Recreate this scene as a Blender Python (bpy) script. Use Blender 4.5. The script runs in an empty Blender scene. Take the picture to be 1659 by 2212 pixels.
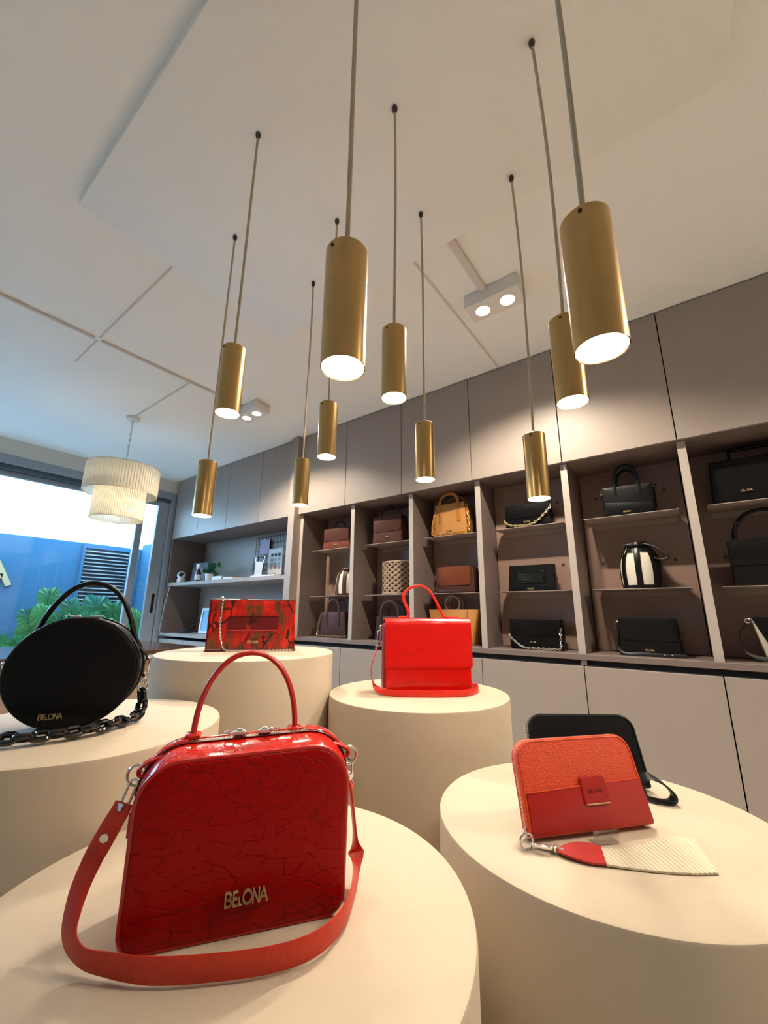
import bpy, bmesh, math, random
from mathutils import Vector, Matrix
random.seed(7)
S = bpy.context.scene
COL = S.collection
PI = math.pi

# ------------------------------------------------------------------ camera, world, light, exposure
CAM_Z = 1.05
cam = bpy.data.cameras.new('camera')
cam.sensor_fit = 'VERTICAL'; cam.sensor_height = 36.0; cam.sensor_width = 27.0
cam.lens = 879.68 / 2212.0 * 36.0
cam.clip_start = 0.02; cam.clip_end = 200
cam_o = bpy.data.objects.new('camera', cam); COL.objects.link(cam_o)
_p, _y, _r = math.radians(13.9346), math.radians(36.8188), math.radians(0.48659)
_f = Vector((-math.sin(_y) * math.cos(_p), math.cos(_y) * math.cos(_p), math.sin(_p)))
_rt = Vector((math.cos(_y), math.sin(_y), 0)); _u = _rt.cross(_f)
_r2 = _rt * math.cos(_r) + _u * math.sin(_r); _u2 = -_rt * math.sin(_r) + _u * math.cos(_r)
cam_o.matrix_world = Matrix(((_r2.x, _u2.x, -_f.x, 0), (_r2.y, _u2.y, -_f.y, 0), (_r2.z, _u2.z, -_f.z, CAM_Z), (0, 0, 0, 1)))
S.camera = cam_o

SKY_COL = (0.42, 0.72, 1.0); SKY_STR = 9.0
world = bpy.data.worlds.new('sky'); S.world = world; world.use_nodes = True
wn = world.node_tree; wn.nodes['Background'].inputs['Color'].default_value = (*SKY_COL, 1)
wn.nodes['Background'].inputs['Strength'].default_value = SKY_STR
# window portal: guides daylight sampling through the glazed opening
pl = bpy.data.lights.new('window_portal', 'AREA'); pl.shape = 'RECTANGLE'; pl.size = 2.5; pl.size_y = 4.5
pl.cycles.is_portal = True
plo = bpy.data.objects.new('window_portal', pl); COL.objects.link(plo)
plo.location = (-5.45, 0.3, 1.27); plo.rotation_euler = (0, -PI / 2, 0)

sun = bpy.data.lights.new('sun', 'SUN'); sun.energy = 3.0; sun.angle = math.radians(0.6); sun.color = (0.58, 0.82, 1.0)
sun_o = bpy.data.objects.new('sun', sun); COL.objects.link(sun_o)
sun_o.rotation_euler = Vector((math.cos(math.radians(66)), -0.12, -math.sin(math.radians(66)))).to_track_quat('-Z', 'Y').to_euler()
PENDANT_W = 1.2; SPOT_W = 52.0; LAMP_W = 0.9
WARM = (1.0, 0.89, 0.72)
S.view_settings.view_transform = 'Standard'; S.view_settings.look = 'None'
S.view_settings.gamma = 1.0; S.view_settings.use_curve_mapping = False
S.view_settings.exposure = 0.84
S.cycles.use_denoising = True
S.cycles.use_adaptive_sampling = True; S.cycles.adaptive_threshold = 0.15; S.cycles.adaptive_min_samples = 24
S.cycles.max_bounces = 7; S.cycles.diffuse_bounces = 4; S.cycles.glossy_bounces = 3
S.cycles.transmission_bounces = 8; S.cycles.transparent_max_bounces = 12
S.cycles.sample_clamp_indirect = 8.0; S.cycles.caustics_reflective = False; S.cycles.caustics_refractive = False

# ------------------------------------------------------------------ colour and materials
def lin(h):
    if not isinstance(h, str): return tuple(h)
    h = h.lstrip('#'); o = []
    for i in (0, 2, 4):
        c = int(h[i:i + 2], 16) / 255
        o.append(c / 12.92 if c <= 0.04045 else ((c + 0.055) / 1.055) ** 2.4)
    return tuple(o)
MATS = {}
def nt(m): return m.node_tree
def node(m, t, **kw):
    n = m.node_tree.nodes.new(t)
    for k, v in kw.items(): setattr(n, k, v)
    return n
def link(m, a, b): m.node_tree.links.new(a, b)
def mat(name, col, rough=0.5, metal=0.0, scale=60.0, bump=0.0, var=0.06, coat=0.0, spec=0.5, trans=0.0, mscale=None, detail=3.0):
    """Principled surface with procedural colour variation and fine relief."""
    m = bpy.data.materials.new(name); m.use_nodes = True
    b = m.node_tree.nodes['Principled BSDF']
    c = lin(col)
    tc = node(m, 'ShaderNodeTexCoord'); nz = node(m, 'ShaderNodeTexNoise')
    nz.inputs['Scale'].default_value = scale; nz.inputs['Detail'].default_value = detail
    src = tc.outputs['Object']
    if mscale:
        mp = node(m, 'ShaderNodeMapping'); mp.inputs['Scale'].default_value = mscale
        link(m, src, mp.inputs['Vector']); src = mp.outputs['Vector']
    link(m, src, nz.inputs['Vector'])
    mx = node(m, 'ShaderNodeMix', data_type='RGBA')
    mx.inputs['A'].default_value = (*[v * (1 - var) for v in c], 1)
    mx.inputs['B'].default_value = (*[min(1, v * (1 + var)) for v in c], 1)
    link(m, nz.outputs['Fac'], mx.inputs['Factor']); link(m, mx.outputs['Result'], b.inputs['Base Color'])
    b.inputs['Roughness'].default_value = rough; b.inputs['Metallic'].default_value = metal
    b.inputs['Coat Weight'].default_value = coat; b.inputs['Coat Roughness'].default_value = 0.12
    b.inputs['Specular IOR Level'].default_value = spec
    b.inputs['Transmission Weight'].default_value = trans
    if bump:
        bp = node(m, 'ShaderNodeBump'); bp.inputs['Strength'].default_value = bump; bp.inputs['Distance'].default_value = 0.002
        link(m, nz.outputs['Fac'], bp.inputs['Height']); link(m, bp.outputs['Normal'], b.inputs['Normal'])
    MATS[name] = m
    return m
def emis(name, col, strength):
    m = bpy.data.materials.new(name); m.use_nodes = True
    b = m.node_tree.nodes['Principled BSDF']
    b.inputs['Base Color'].default_value = (*lin(col), 1)
    tc = node(m, 'ShaderNodeTexCoord'); nz = node(m, 'ShaderNodeTexNoise'); nz.inputs['Scale'].default_value = 30
    link(m, tc.outputs['Object'], nz.inputs['Vector'])
    mr = node(m, 'ShaderNodeMapRange'); mr.inputs['To Min'].default_value = strength * 0.95; mr.inputs['To Max'].default_value = strength * 1.05
    link(m, nz.outputs['Fac'], mr.inputs['Value']); link(m, mr.outputs['Result'], b.inputs['Emission Strength'])
    b.inputs['Emission Color'].default_value = (*lin(col), 1)
    MATS[name] = m; return m
def glass(name, tint=(0.93, 0.97, 1.0), refl=0.06):
    m = bpy.data.materials.new(name); m.use_nodes = True; n = m.node_tree.nodes; n.remove(n['Principled BSDF'])
    tr = node(m, 'ShaderNodeBsdfTransparent'); tr.inputs['Color'].default_value = (*tint, 1)
    gl = node(m, 'ShaderNodeBsdfGlossy'); gl.inputs['Roughness'].default_value = 0.02
    lw = node(m, 'ShaderNodeLayerWeight'); lw.inputs['Blend'].default_value = 0.5      # Schlick reflectance, equal for both faces of the thin pane
    pw = node(m, 'ShaderNodeMath', operation='POWER'); pw.inputs[1].default_value = 5; link(m, lw.outputs['Facing'], pw.inputs[0])
    fr = node(m, 'ShaderNodeMath', operation='MULTIPLY_ADD'); fr.inputs[1].default_value = 0.9; fr.inputs[2].default_value = refl * 0.6; link(m, pw.outputs[0], fr.inputs[0])
    ms = node(m, 'ShaderNodeMixShader')
    link(m, fr.outputs[0], ms.inputs['Fac']); link(m, tr.outputs['BSDF'], ms.inputs[1]); link(m, gl.outputs['BSDF'], ms.inputs[2])
    link(m, ms.outputs['Shader'], n['Material Output'].inputs['Surface']); MATS[name] = m; return m
def croc(name, col, dark, rough=0.22, scale=42.0, zlow=0.0, zhigh=0.12, depth=1.0, fine=2.3, coat=0.35, spec=0.25):
    """Crocodile-embossed leather: fine polygons high up, wide slabs low down (object z)."""
    m = bpy.data.materials.new(name); m.use_nodes = True; b = m.node_tree.nodes['Principled BSDF']
    tc = node(m, 'ShaderNodeTexCoord')
    warp = node(m, 'ShaderNodeTexNoise'); warp.inputs['Scale'].default_value = 14; link(m, tc.outputs['Object'], warp.inputs['Vector'])
    va = node(m, 'ShaderNodeVectorMath', operation='MULTIPLY_ADD'); va.inputs[1].default_value = (0.014, 0.014, 0.014)
    link(m, warp.outputs['Color'], va.inputs[0]); link(m, tc.outputs['Object'], va.inputs[2])
    def vor(sc, mscale):
        mp = node(m, 'ShaderNodeMapping'); mp.inputs['Scale'].default_value = mscale; link(m, va.outputs['Vector'], mp.inputs['Vector'])
        v = node(m, 'ShaderNodeTexVoronoi', feature='DISTANCE_TO_EDGE'); v.inputs['Scale'].default_value = sc
        link(m, mp.outputs['Vector'], v.inputs['Vector']); return v.outputs['Distance']
    a = vor(scale * fine, (0.6, 1, 1)); c2 = vor(scale, (0.45, 1, 1.15))
    sp = node(m, 'ShaderNodeSeparateXYZ'); link(m, tc.outputs['Object'], sp.inputs[0])
    mr = node(m, 'ShaderNodeMapRange', interpolation_type='SMOOTHSTEP')
    mr.inputs['From Min'].default_value = zlow; mr.inputs['From Max'].default_value = zhigh; link(m, sp.outputs['Z'], mr.inputs['Value'])
    mx = node(m, 'ShaderNodeMix', data_type='FLOAT'); link(m, mr.outputs['Result'], mx.inputs[0]); link(m, c2, mx.inputs[2]); link(m, a, mx.inputs[3])
    rp = node(m, 'ShaderNodeMapRange', interpolation_type='SMOOTHSTEP'); rp.inputs['From Min'].default_value = 0.0; rp.inputs['From Max'].default_value = 0.07
    link(m, mx.outputs[0], rp.inputs['Value'])
    cm = node(m, 'ShaderNodeMix', data_type='RGBA'); cm.inputs['A'].default_value = (*lin(dark), 1); cm.inputs['B'].default_value = (*lin(col), 1)
    link(m, rp.outputs['Result'], cm.inputs['Factor']); link(m, cm.outputs['Result'], b.inputs['Base Color'])
    b.inputs['Roughness'].default_value = rough; b.inputs['Coat Weight'].default_value = coat; b.inputs['Coat Roughness'].default_value = 0.08; b.inputs['Specular IOR Level'].default_value = spec
    bp = node(m, 'ShaderNodeBump'); bp.inputs['Strength'].default_value = 0.55 * depth; bp.inputs['Distance'].default_value = 0.0012
    link(m, rp.outputs['Result'], bp.inputs['Height']); link(m, bp.outputs['Normal'], b.inputs['Normal'])
    MATS[name] = m; return m
def snake(name, dark=False):
    m = bpy.data.materials.new(name); m.use_nodes = True; b = m.node_tree.nodes['Principled BSDF']
    tc = node(m, 'ShaderNodeTexCoord')
    n1 = node(m, 'ShaderNodeTexNoise'); n1.inputs['Scale'].default_value = 13; n1.inputs['Detail'].default_value = 4
    mp = node(m, 'ShaderNodeMapping'); mp.inputs['Scale'].default_value = (2.0, 1, 0.8); mp.inputs['Location'].default_value = (0.37, 0, 0.1)
    link(m, tc.outputs['Object'], mp.inputs['Vector']); link(m, mp.outputs['Vector'], n1.inputs['Vector'])
    cr = node(m, 'ShaderNodeValToRGB'); e = cr.color_ramp.elements
    e[0].position = 0.32; e[0].color = (*lin('#5a1208'), 1); e[1].position = 0.70; e[1].color = (*lin('#f03a10'), 1)
    for p, c in ((0.42, '#7a4a22'), (0.48, '#b01208'), (0.56, '#d21a08')):
        q = e.new(p); q.color = (*lin('#6a0a0c' if dark else c), 1)
    link(m, n1.outputs['Fac'], cr.inputs['Fac'])
    # fine diagonal scales
    mp2 = node(m, 'ShaderNodeMapping'); mp2.inputs['Rotation'].default_value = (0, 0.8, 0); link(m, tc.outputs['Object'], mp2.inputs['Vector'])
    v = node(m, 'ShaderNodeTexVoronoi', feature='DISTANCE_TO_EDGE'); v.inputs['Scale'].default_value = 170; v.inputs['Randomness'].default_value = 0.35
    link(m, mp2.outputs['Vector'], v.inputs['Vector'])
    # large dark net of the python marking
    wz = node(m, 'ShaderNodeTexNoise'); wz.inputs['Scale'].default_value = 45; link(m, tc.outputs['Object'], wz.inputs['Vector'])
    wv = node(m, 'ShaderNodeVectorMath', operation='MULTIPLY_ADD'); wv.inputs[1].default_value = (0.022, 0.022, 0.022); link(m, wz.outputs['Color'], wv.inputs[0]); link(m, tc.outputs['Object'], wv.inputs[2])
    mp3 = node(m, 'ShaderNodeMapping'); mp3.inputs['Scale'].default_value = (1.5, 1, 0.8); mp3.inputs['Location'].default_value = (0.05, 0, 0); link(m, wv.outputs['Vector'], mp3.inputs['Vector'])
    v2 = node(m, 'ShaderNodeTexVoronoi', feature='DISTANCE_TO_EDGE'); v2.inputs['Scale'].default_value = 22; link(m, mp3.outputs['Vector'], v2.inputs['Vector'])
    n2 = node(m, 'ShaderNodeTexNoise'); n2.inputs['Scale'].default_value = 11; n2.inputs['Detail'].default_value = 1; link(m, mp3.outputs['Vector'], n2.inputs['Vector'])
    r2 = node(m, 'ShaderNodeMapRange'); r2.inputs['From Min'].default_value = 0.03; r2.inputs['From Max'].default_value = 0.12; link(m, v2.outputs['Distance'], r2.inputs['Value'])
    r3 = node(m, 'ShaderNodeMapRange'); r3.inputs['From Min'].default_value = 0.50; r3.inputs['From Max'].default_value = 0.56; link(m, n2.outputs['Fac'], r3.inputs['Value'])
    iv = node(m, 'ShaderNodeMath', operation='SUBTRACT'); iv.inputs[0].default_value = 1; link(m, r2.outputs['Result'], iv.inputs[1])
    mu = node(m, 'ShaderNodeMath', operation='MULTIPLY'); link(m, iv.outputs[0], mu.inputs[0]); link(m, r3.outputs['Result'], mu.inputs[1])
    c1 = node(m, 'ShaderNodeMix', data_type='RGBA'); c1.inputs['B'].default_value = (*lin('#2e0f08'), 1)
    link(m, mu.outputs[0], c1.inputs['Factor']); link(m, cr.outputs['Color'], c1.inputs['A'])
    r1 = node(m, 'ShaderNodeMapRange'); r1.inputs['From Max'].default_value = 0.12; r1.inputs['To Min'].default_value = 0.35; link(m, v.outputs['Distance'], r1.inputs['Value'])
    c2 = node(m, 'ShaderNodeMix', data_type='RGBA', blend_type='MULTIPLY'); c2.inputs['Factor'].default_value = 1
    link(m, c1.outputs['Result'], c2.inputs['A']); link(m, r1.outputs['Result'], c2.inputs['B']); link(m, c2.outputs['Result'], b.inputs['Base Color'])
    b.inputs['Roughness'].default_value = 0.28; b.inputs['Coat Weight'].default_value = 0.3
    bp = node(m, 'ShaderNodeBump'); bp.inputs['Strength'].default_value = 0.6; bp.inputs['Distance'].default_value = 0.0008
    link(m, v.outputs['Distance'], bp.inputs['Height']); link(m, bp.outputs['Normal'], b.inputs['Normal'])
    MATS[name] = m; return m

mat('ceiling_paint', '#efece6', 0.9, scale=220, bump=0.12, var=0.02)
mat('wall_paint', '#d9d3ca', 0.9, scale=150, bump=0.1, var=0.03)
mat('taupe_laminate', '#968980', 0.42, scale=400, bump=0.02, var=0.04, mscale=(1, 1, 0.1), spec=0.35)
mat('taupe_board', '#70605a', 0.55, scale=260, bump=0.03, var=0.05)
mat('back_board', '#8f7468', 0.38, scale=240, bump=0.03, var=0.05)
mat('shelf_metal', '#9a8a80', 0.4, scale=300, var=0.04)
mat('edge_band', '#aa9e95', 0.45, scale=300, var=0.04)
mat('conduit', '#d2c9c1', 0.7, scale=90, var=0.05)
mat('zip_silver', '#d8d4cc', 0.35, metal=0.5, var=0.05)
mat('zip_gold', '#d9cda8', 0.35, metal=0.5, var=0.05)
mat('horn_chain', '#6e5948', 0.3, scale=120, var=0.4)
mat('gap_shade', '#2a2628', 0.7, var=0.05)  # shade of door gaps and finger recess, put into the colour
mat('plinth_plaster', '#bfae98', 0.75, scale=35, bump=0.05, var=0.035, detail=6)
mat('floor_tile', '#d6cec4', 0.45, scale=8, var=0.1, detail=6)
mat('brass', '#bb9a64', 0.31, metal=1.0, scale=55, bump=0.02, var=0.12, mscale=(1, 1, 0.25), detail=5)
mat('brass_dark', '#3b2a14', 0.4, metal=0.7, var=0.1)
mat('jute', '#b7a58c', 0.95, scale=420, bump=0.9, var=0.35, mscale=(1, 1, 0.35))
mat('brown_plastic', '#3a2a22', 0.5, var=0.1)
emis('pendant_glow', '#fff2dc', 22.0)
emis('spot_glow', '#ffe9c6', 30.0)
emis('bulb_glow', '#ffe9c8', 14.0)
mat('reflector', '#f5ead2', 0.3, var=0.02)
mat('white_metal', '#dcd8d2', 0.5, var=0.03)
mat('alu_frame', '#9298a0', 0.5, metal=0.0, scale=120, var=0.06)
mat('alu_dark', '#4a525c', 0.5, metal=0.0, var=0.08)
mat('black_plastic', '#0c0c0e', 0.35, var=0.1)
mat('chrome', '#dedbd5', 0.16, metal=0.9, var=0.03)
mat('gold_metal', '#e6cf98', 0.3, metal=0.75, var=0.05)
mat('desk_wood', '#4d3329', 0.16, scale=14, bump=0.02, var=0.25, mscale=(6, 0.6, 6), detail=5, coat=0.4)
mat('desk_panel', '#a4897a', 0.5, scale=60, var=0.06)
mat('blue_render', '#1f4d68', 0.85, scale=20, bump=0.1, var=0.06, detail=5)
mat('patio', '#aeb2b6', 0.8, scale=12, var=0.12)
mat('louvre_white', '#7f8488', 0.5, var=0.05)
mat('louvre_dark', '#23262c', 0.6, var=0.1)
mat('gold_letter', '#a08a62', 0.5, metal=0.1, var=0.06)
mat('leaf_green', '#1c5530', 0.4, scale=18, bump=0.2, var=0.3, spec=0.4)
mat('leaf_light', '#3a7034', 0.4, scale=18, bump=0.2, var=0.3, spec=0.4)
mat('leaf_teal', '#185346', 0.4, scale=18, bump=0.2, var=0.3, spec=0.4)
mat('stem_green', '#6d9a55', 0.5, var=0.1)
mat('soil', '#4a3a30', 0.95, scale=90, bump=0.8, var=0.3)
mat('bark', '#6b5a4c', 0.9, scale=60, bump=0.6, var=0.3)
glass('window_glass'); glass('clear_acrylic', (0.90, 0.90, 0.90), 0.35)
croc('croc_red', '#980302', '#850202', rough=0.33, scale=50, zlow=0.0, zhigh=0.19, depth=0.9, fine=1.75, coat=0.0, spec=0.14)
croc('croc_red_lit', '#cc1c08', '#a41208', rough=0.18, scale=60, zlow=-1, zhigh=-0.9, fine=2.6)  # same red leather as the front, brightened as the lit top of the bag
croc('croc_scarlet', '#d80d05', '#cf0c05', rough=0.26, scale=26, zlow=0.17, zhigh=0.25, depth=0.35)
mat('red_leather', '#b3120b', 0.32, scale=160, bump=0.1, var=0.12, coat=0.2)
mat('red_strap', '#c02c12', 0.42, scale=220, bump=0.25, var=0.15, mscale=(1, 1, 0.3))
mat('scarlet_strap', '#dd2510', 0.35, scale=160, bump=0.15, var=0.1)
mat('wallet_pebble', '#d8420f', 0.42, scale=330, bump=1.0, var=0.1, coat=0.1)
mat('wallet_red', '#a81208', 0.4, scale=120, bump=0.1, var=0.1)
mat('wallet_edge', '#dd4a1c', 0.45, var=0.08)
snake('snake_skin'); snake('snake_dark', True)
mat('oxblood', '#5c0d10', 0.35, var=0.12)
mat('black_leather', '#070607', 0.42, scale=260, bump=0.15, var=0.2, spec=0.2)
mat('black_gloss', '#050506', 0.08, var=0.1, coat=0.6)
mat('black_smooth', '#0b0a0b', 0.32, scale=120, bump=0.05, var=0.2, spec=0.3)
mat('black_strap', '#0e0d0e', 0.5, var=0.15)
mat('brown_leather', '#4e2e22', 0.42, scale=200, bump=0.12, var=0.12, spec=0.22)
mat('rust_leather', '#6e3820', 0.42, scale=200, bump=0.12, var=0.12, spec=0.22)
mat('red_dark', '#8a0a06', 0.4, scale=120, bump=0.08, var=0.1, spec=0.3)
mat('chocolate', '#3a2420', 0.4, scale=200, bump=0.12, var=0.12, spec=0.22)
mat('plum_leather', '#48302c', 0.35, scale=200, bump=0.12, var=0.12, spec=0.22)
mat('tan_leather', '#b57e42', 0.45, scale=160, bump=0.1, var=0.1, spec=0.22)
mat('tan_dark', '#a8692a', 0.45, scale=160, bump=0.1, var=0.1, spec=0.22)
mat('amber_chain', '#b9813c', 0.3, scale=120, var=0.4)
mat('horn_ring', '#8a6a5a', 0.15, scale=40, var=0.5, coat=0.5)
mat('canvas', '#d8d0c0', 0.85, scale=500, bump=0.3, var=0.06)
mat('rope_net', '#a68f78', 0.9, scale=300, bump=0.5, var=0.15)
mat('net_lining', '#5d4639', 0.85, scale=100, var=0.15)
mat('cream_knit', '#d8cdb2', 0.95, scale=420, bump=0.8, var=0.08)
mat('paper_white', '#dcdcdc', 0.8, var=0.03)
mat('paper_lilac', '#b9a9c0', 0.8, var=0.1)
mat('paper_blue', '#7fb2dd', 0.6, var=0.06)
mat('photo_dark', '#33251f', 0.6, scale=50, var=0.6)
mat('photo_pattern', '#8a7565', 0.7, scale=70, var=0.7)
mat('swatch_dark', '#1d1f2c', 0.7, var=0.2)
mat('swatch_grey', '#a9a5a3', 0.7, var=0.1)
mat('swatch_rose', '#b98d85', 0.7, var=0.1)
mat('book_cover', '#2b1f2b', 0.4, scale=25, var=0.8)
mat('book_print', '#7c6780', 0.4, scale=40, var=0.6)
mat('amber_glass', '#3a1d10', 0.15, var=0.1, coat=0.4)
mat('wire_black', '#2e2c30', 0.5, var=0.1)
mat('wire_white', '#c9c9c9', 0.5, var=0.05)
mat('shade_cord', '#ded6c4', 0.8, scale=90, bump=0.2, var=0.08, mscale=(1, 1, 0.05))
mat('house_wall', '#8fb4c8', 0.9, scale=10, var=0.06)
# the pendant shade lets its bulb shine through
_m = MATS['shade_cord']; _b = _m.node_tree.nodes['Principled BSDF']; _t = node(_m, 'ShaderNodeBsdfTranslucent'); _t.inputs['Color'].default_value = (*lin('#efe6d4'), 1)
_x = node(_m, 'ShaderNodeMixShader'); _x.inputs['Fac'].default_value = 0.5
link(_m, _b.outputs['BSDF'], _x.inputs[1]); link(_m, _t.outputs['BSDF'], _x.inputs[2]); link(_m, _x.outputs['Shader'], _m.node_tree.nodes['Material Output'].inputs['Surface'])
for _n in ('leaf_green', 'leaf_light', 'leaf_teal'):
    _m = MATS[_n]; _b = _m.node_tree.nodes['Principled BSDF']; _t = node(_m, 'ShaderNodeBsdfTranslucent'); _t.inputs['Color'].default_value = (0.06, 0.2, 0.05, 1)
    _x = node(_m, 'ShaderNodeMixShader'); _x.inputs['Fac'].default_value = 0.3
    link(_m, _b.outputs['BSDF'], _x.inputs[1]); link(_m, _t.outputs['BSDF'], _x.inputs[2]); link(_m, _x.outputs['Shader'], _m.node_tree.nodes['Material Output'].inputs['Surface'])
# woven diagonal ribs on the cream wrist strap
_m = MATS['cream_knit']; _b = _m.node_tree.nodes['Principled BSDF']; _tc = node(_m, 'ShaderNodeTexCoord'); _w = node(_m, 'ShaderNodeTexWave')
_w.inputs['Scale'].default_value = 42; _w.inputs['Distortion'].default_value = 0.6; link(_m, _tc.outputs['Object'], _w.inputs['Vector'])
_bp = node(_m, 'ShaderNodeBump'); _bp.inputs['Strength'].default_value = 0.7; _bp.inputs['Distance'].default_value = 0.004
link(_m, _w.outputs['Fac'], _bp.inputs['Height']); link(_m, _bp.outputs['Normal'], _b.inputs['Normal'])

# ------------------------------------------------------------------ mesh helpers
class MB:
    def __init__(s): s.v = []; s.f = []
    def add(s, vs, fs):
        o = len(s.v); s.v += [tuple(v) for v in vs]; s.f += [[i + o for i in f] for f in fs]; return s
    def box(s, x0, x1, y0, y1, z0, z1):
        v = [(x0, y0, z0), (x1, y0, z0), (x1, y1, z0), (x0, y1, z0), (x0, y0, z1), (x1, y0, z1), (x1, y1, z1), (x0, y1, z1)]
        return s.add(v, [(3, 2, 1, 0), (4, 5, 6, 7), (0, 1, 5, 4), (1, 2, 6, 5), (2, 3, 7, 6), (3, 0, 4, 7)])
    def bbox(s, x0, x1, y0, y1, z0, z1, b=0.003):
        """box with chamfered edges all round"""
        xs = (x0, x0 + b, x1 - b, x1); ys = (y0, y0 + b, y1 - b, y1)
        rings = []
        for z, k in ((z0, 1), (z0 + b, 0), (z1 - b, 0), (z1, 1)):
            o = b if k else 0
            X0, X1, Y0, Y1 = x0 + o, x1 - o, y0 + o, y1 - o; c = b
            rings.append([(X0 + c, Y0, z), (X1 - c, Y0, z), (X1, Y0 + c, z), (X1, Y1 - c, z), (X1 - c, Y1, z), (X0 + c, Y1, z), (X0, Y1 - c, z), (X0, Y0 + c, z)])
        return s.loft(rings)
    def obox(s, c, ax, ay, az):
        c, ax, ay, az = Vector(c), Vector(ax), Vector(ay), Vector(az)
        v = [c + ax * i + ay * j + az * k for k in (-1, 1) for j in (-1, 1) for i in (-1, 1)]
        return s.add(v, [(0, 2, 3, 1), (4, 5, 7, 6), (0, 1, 5, 4), (1, 3, 7, 5), (3, 2, 6, 7), (2, 0, 4, 6)])
    def loft(s, rings, cap=True, closed=True, loop=False):
        n = len(rings[0]); vs = [p for r in rings for p in r]; fs = []
        m = len(rings)
        for i in range(m if loop else m - 1):
            a = i * n; b = ((i + 1) % m) * n
            for j in range(n if closed else n - 1):
                k = (j + 1) % n
                fs.append((a + j, a + k, b + k, b + j))
        if cap and not loop:
            fs.append(tuple(range(n))[::-1]); fs.append(tuple((m - 1) * n + j for j in range(n)))
        return s.add(vs, fs)
    def tube(s, path, r, n=8, closed=False, flat=1.0, up=None):
        path = [Vector(p) for p in path]; m = len(path); rings = []; prev = None
        for i, p in enumerate(path):
            if closed: t = path[(i + 1) % m] - path[i - 1]
            else: t = path[min(i + 1, m - 1)] - path[max(i - 1, 0)]
            t.normalize()
            if prev is None:
                a = Vector(up) if up else (Vector((0, 0, 1)) if abs(t.z) < 0.9 else Vector((0, 1, 0)))
                a = (a - t * a.dot(t)).normalized()
            else: a = (prev - t * prev.dot(t)).normalized()
            prev = a; b = t.cross(a); rr = r[i] if isinstance(r, (list, tuple)) else r
            rings.append([p + a * math.cos(2 * PI * k / n) * rr + b * math.sin(2 * PI * k / n) * rr * flat for k in range(n)])
        return s.loft(rings, loop=closed)
    def ribbon(s, path, w, t, wdir, closed=False):
        """flat strap: width w along wdir (vector or list), thickness t"""
        path = [Vector(p) for p in path]; m = len(path); rings = []
        for i, p in enumerate(path):
            tg = (path[(i + 1) % m] - path[i - 1]) if closed else (path[min(i + 1, m - 1)] - path[max(i - 1, 0)])
            tg.normalize(); wd = Vector(wdir[i] if isinstance(wdir, list) else wdir)
            wd = (wd - tg * wd.dot(tg)).normalized(); nn = tg.cross(wd)
            ww = w[i] if isinstance(w, list) else w
            a, b = wd * ww / 2, nn * t / 2; e = 0.8
            rings.append([p + a * e + b, p + a + b * 0.3, p + a - b * 0.3, p + a * e - b, p - a * e - b, p - a - b * 0.3, p - a + b * 0.3, p - a * e + b])
        return s.loft(rings, loop=closed)
    def lathe(s, prof, n=32, c=(0, 0, 0), cap=False):
        rings = [[(c[0] + r * math.cos(2 * PI * k / n), c[1] + r * math.sin(2 * PI * k / n), c[2] + z) for k in range(n)] for r, z in prof]
        return s.loft(rings, cap=cap)
    def sphere(s, c, r, n=12, m=8, sc=(1, 1, 1)):
        rings = []
        for i in range(m + 1):
            a = -PI / 2 + PI * (i + 0.02) / (m + 0.04); rr = r * math.cos(a)
            rings.append([(c[0] + rr * math.cos(2 * PI * k / n) * sc[0], c[1] + rr * math.sin(2 * PI * k / n) * sc[1], c[2] + r * math.sin(a) * sc[2]) for k in range(n)])
        return s.loft(rings)
    def torus(s, c, R, r, axis='y', n=24, k=8):
        pts = []
        for i in range(n):
            a = 2 * PI * i / n; u, v = R * math.cos(a), R * math.sin(a)
            pts.append({'y': (c[0] + u, c[1], c[2] + v), 'x': (c[0], c[1] + u, c[2] + v), 'z': (c[0] + u, c[1] + v, c[2])}[axis])
        return s.tube(pts, r, k, closed=True)
    def pillow(s, outl, d, b=0.006, segs=3, bulge=0.0, yc=0.0, shrink_back=1.0):
        """solid with the given (x,z) outline, depth d in y, rounded rims, optional bulged faces"""
        prof = []
        for k in range(segs + 1):
            a = k / segs * PI / 2; prof.append((b * (1 - math.sin(a)), -d / 2 + b * (1 - math.cos(a))))
        prof += [(i, -y) for i, y in reversed(prof)]
        cx = sum(p[0] for p in outl) / len(outl); cz = sum(p[1] for p in outl) / len(outl)
        rings = []
        if bulge:
            base = inset(outl, b)
            for sc in (0.25, 0.55, 0.82): rings.append([(cx + (x - cx) * sc, yc - d / 2 - bulge * (1 - sc ** 2.2), cz + (z - cz) * sc) for x, z in base])
        for i, y in prof: rings.append([(x, yc + y, z) for x, z in inset(outl, i)])
        if bulge:
            for sc in (0.82, 0.55, 0.25): rings.append([(cx + (x - cx) * sc, yc + d / 2 + bulge * (1 - sc ** 2.2), cz + (z - cz) * sc) for x, z in base])
        return s.loft(rings)
    def build(s, name, material, parent=None, smooth=True, angle=40, label=None):
        me = bpy.data.meshes.new(name); me.from_pydata(s.v, [], s.f); me.update()
        bm = bmesh.new(); bm.from_mesh(me); bmesh.ops.recalc_face_normals(bm, faces=bm.faces[:])
        if smooth:
            ca = math.radians(angle)
            for e in bm.edges:
                e.smooth = not (len(e.link_faces) == 2 and e.calc_face_angle(0) > ca)
            for f in bm.faces: f.smooth = True
        bm.to_mesh(me); bm.free()
        me.materials.append(MATS[material])
        o = bpy.data.objects.new(name, me); COL.objects.link(o)
        if parent: o.parent = parent
        if label: o['label'] = label
        return o
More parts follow.
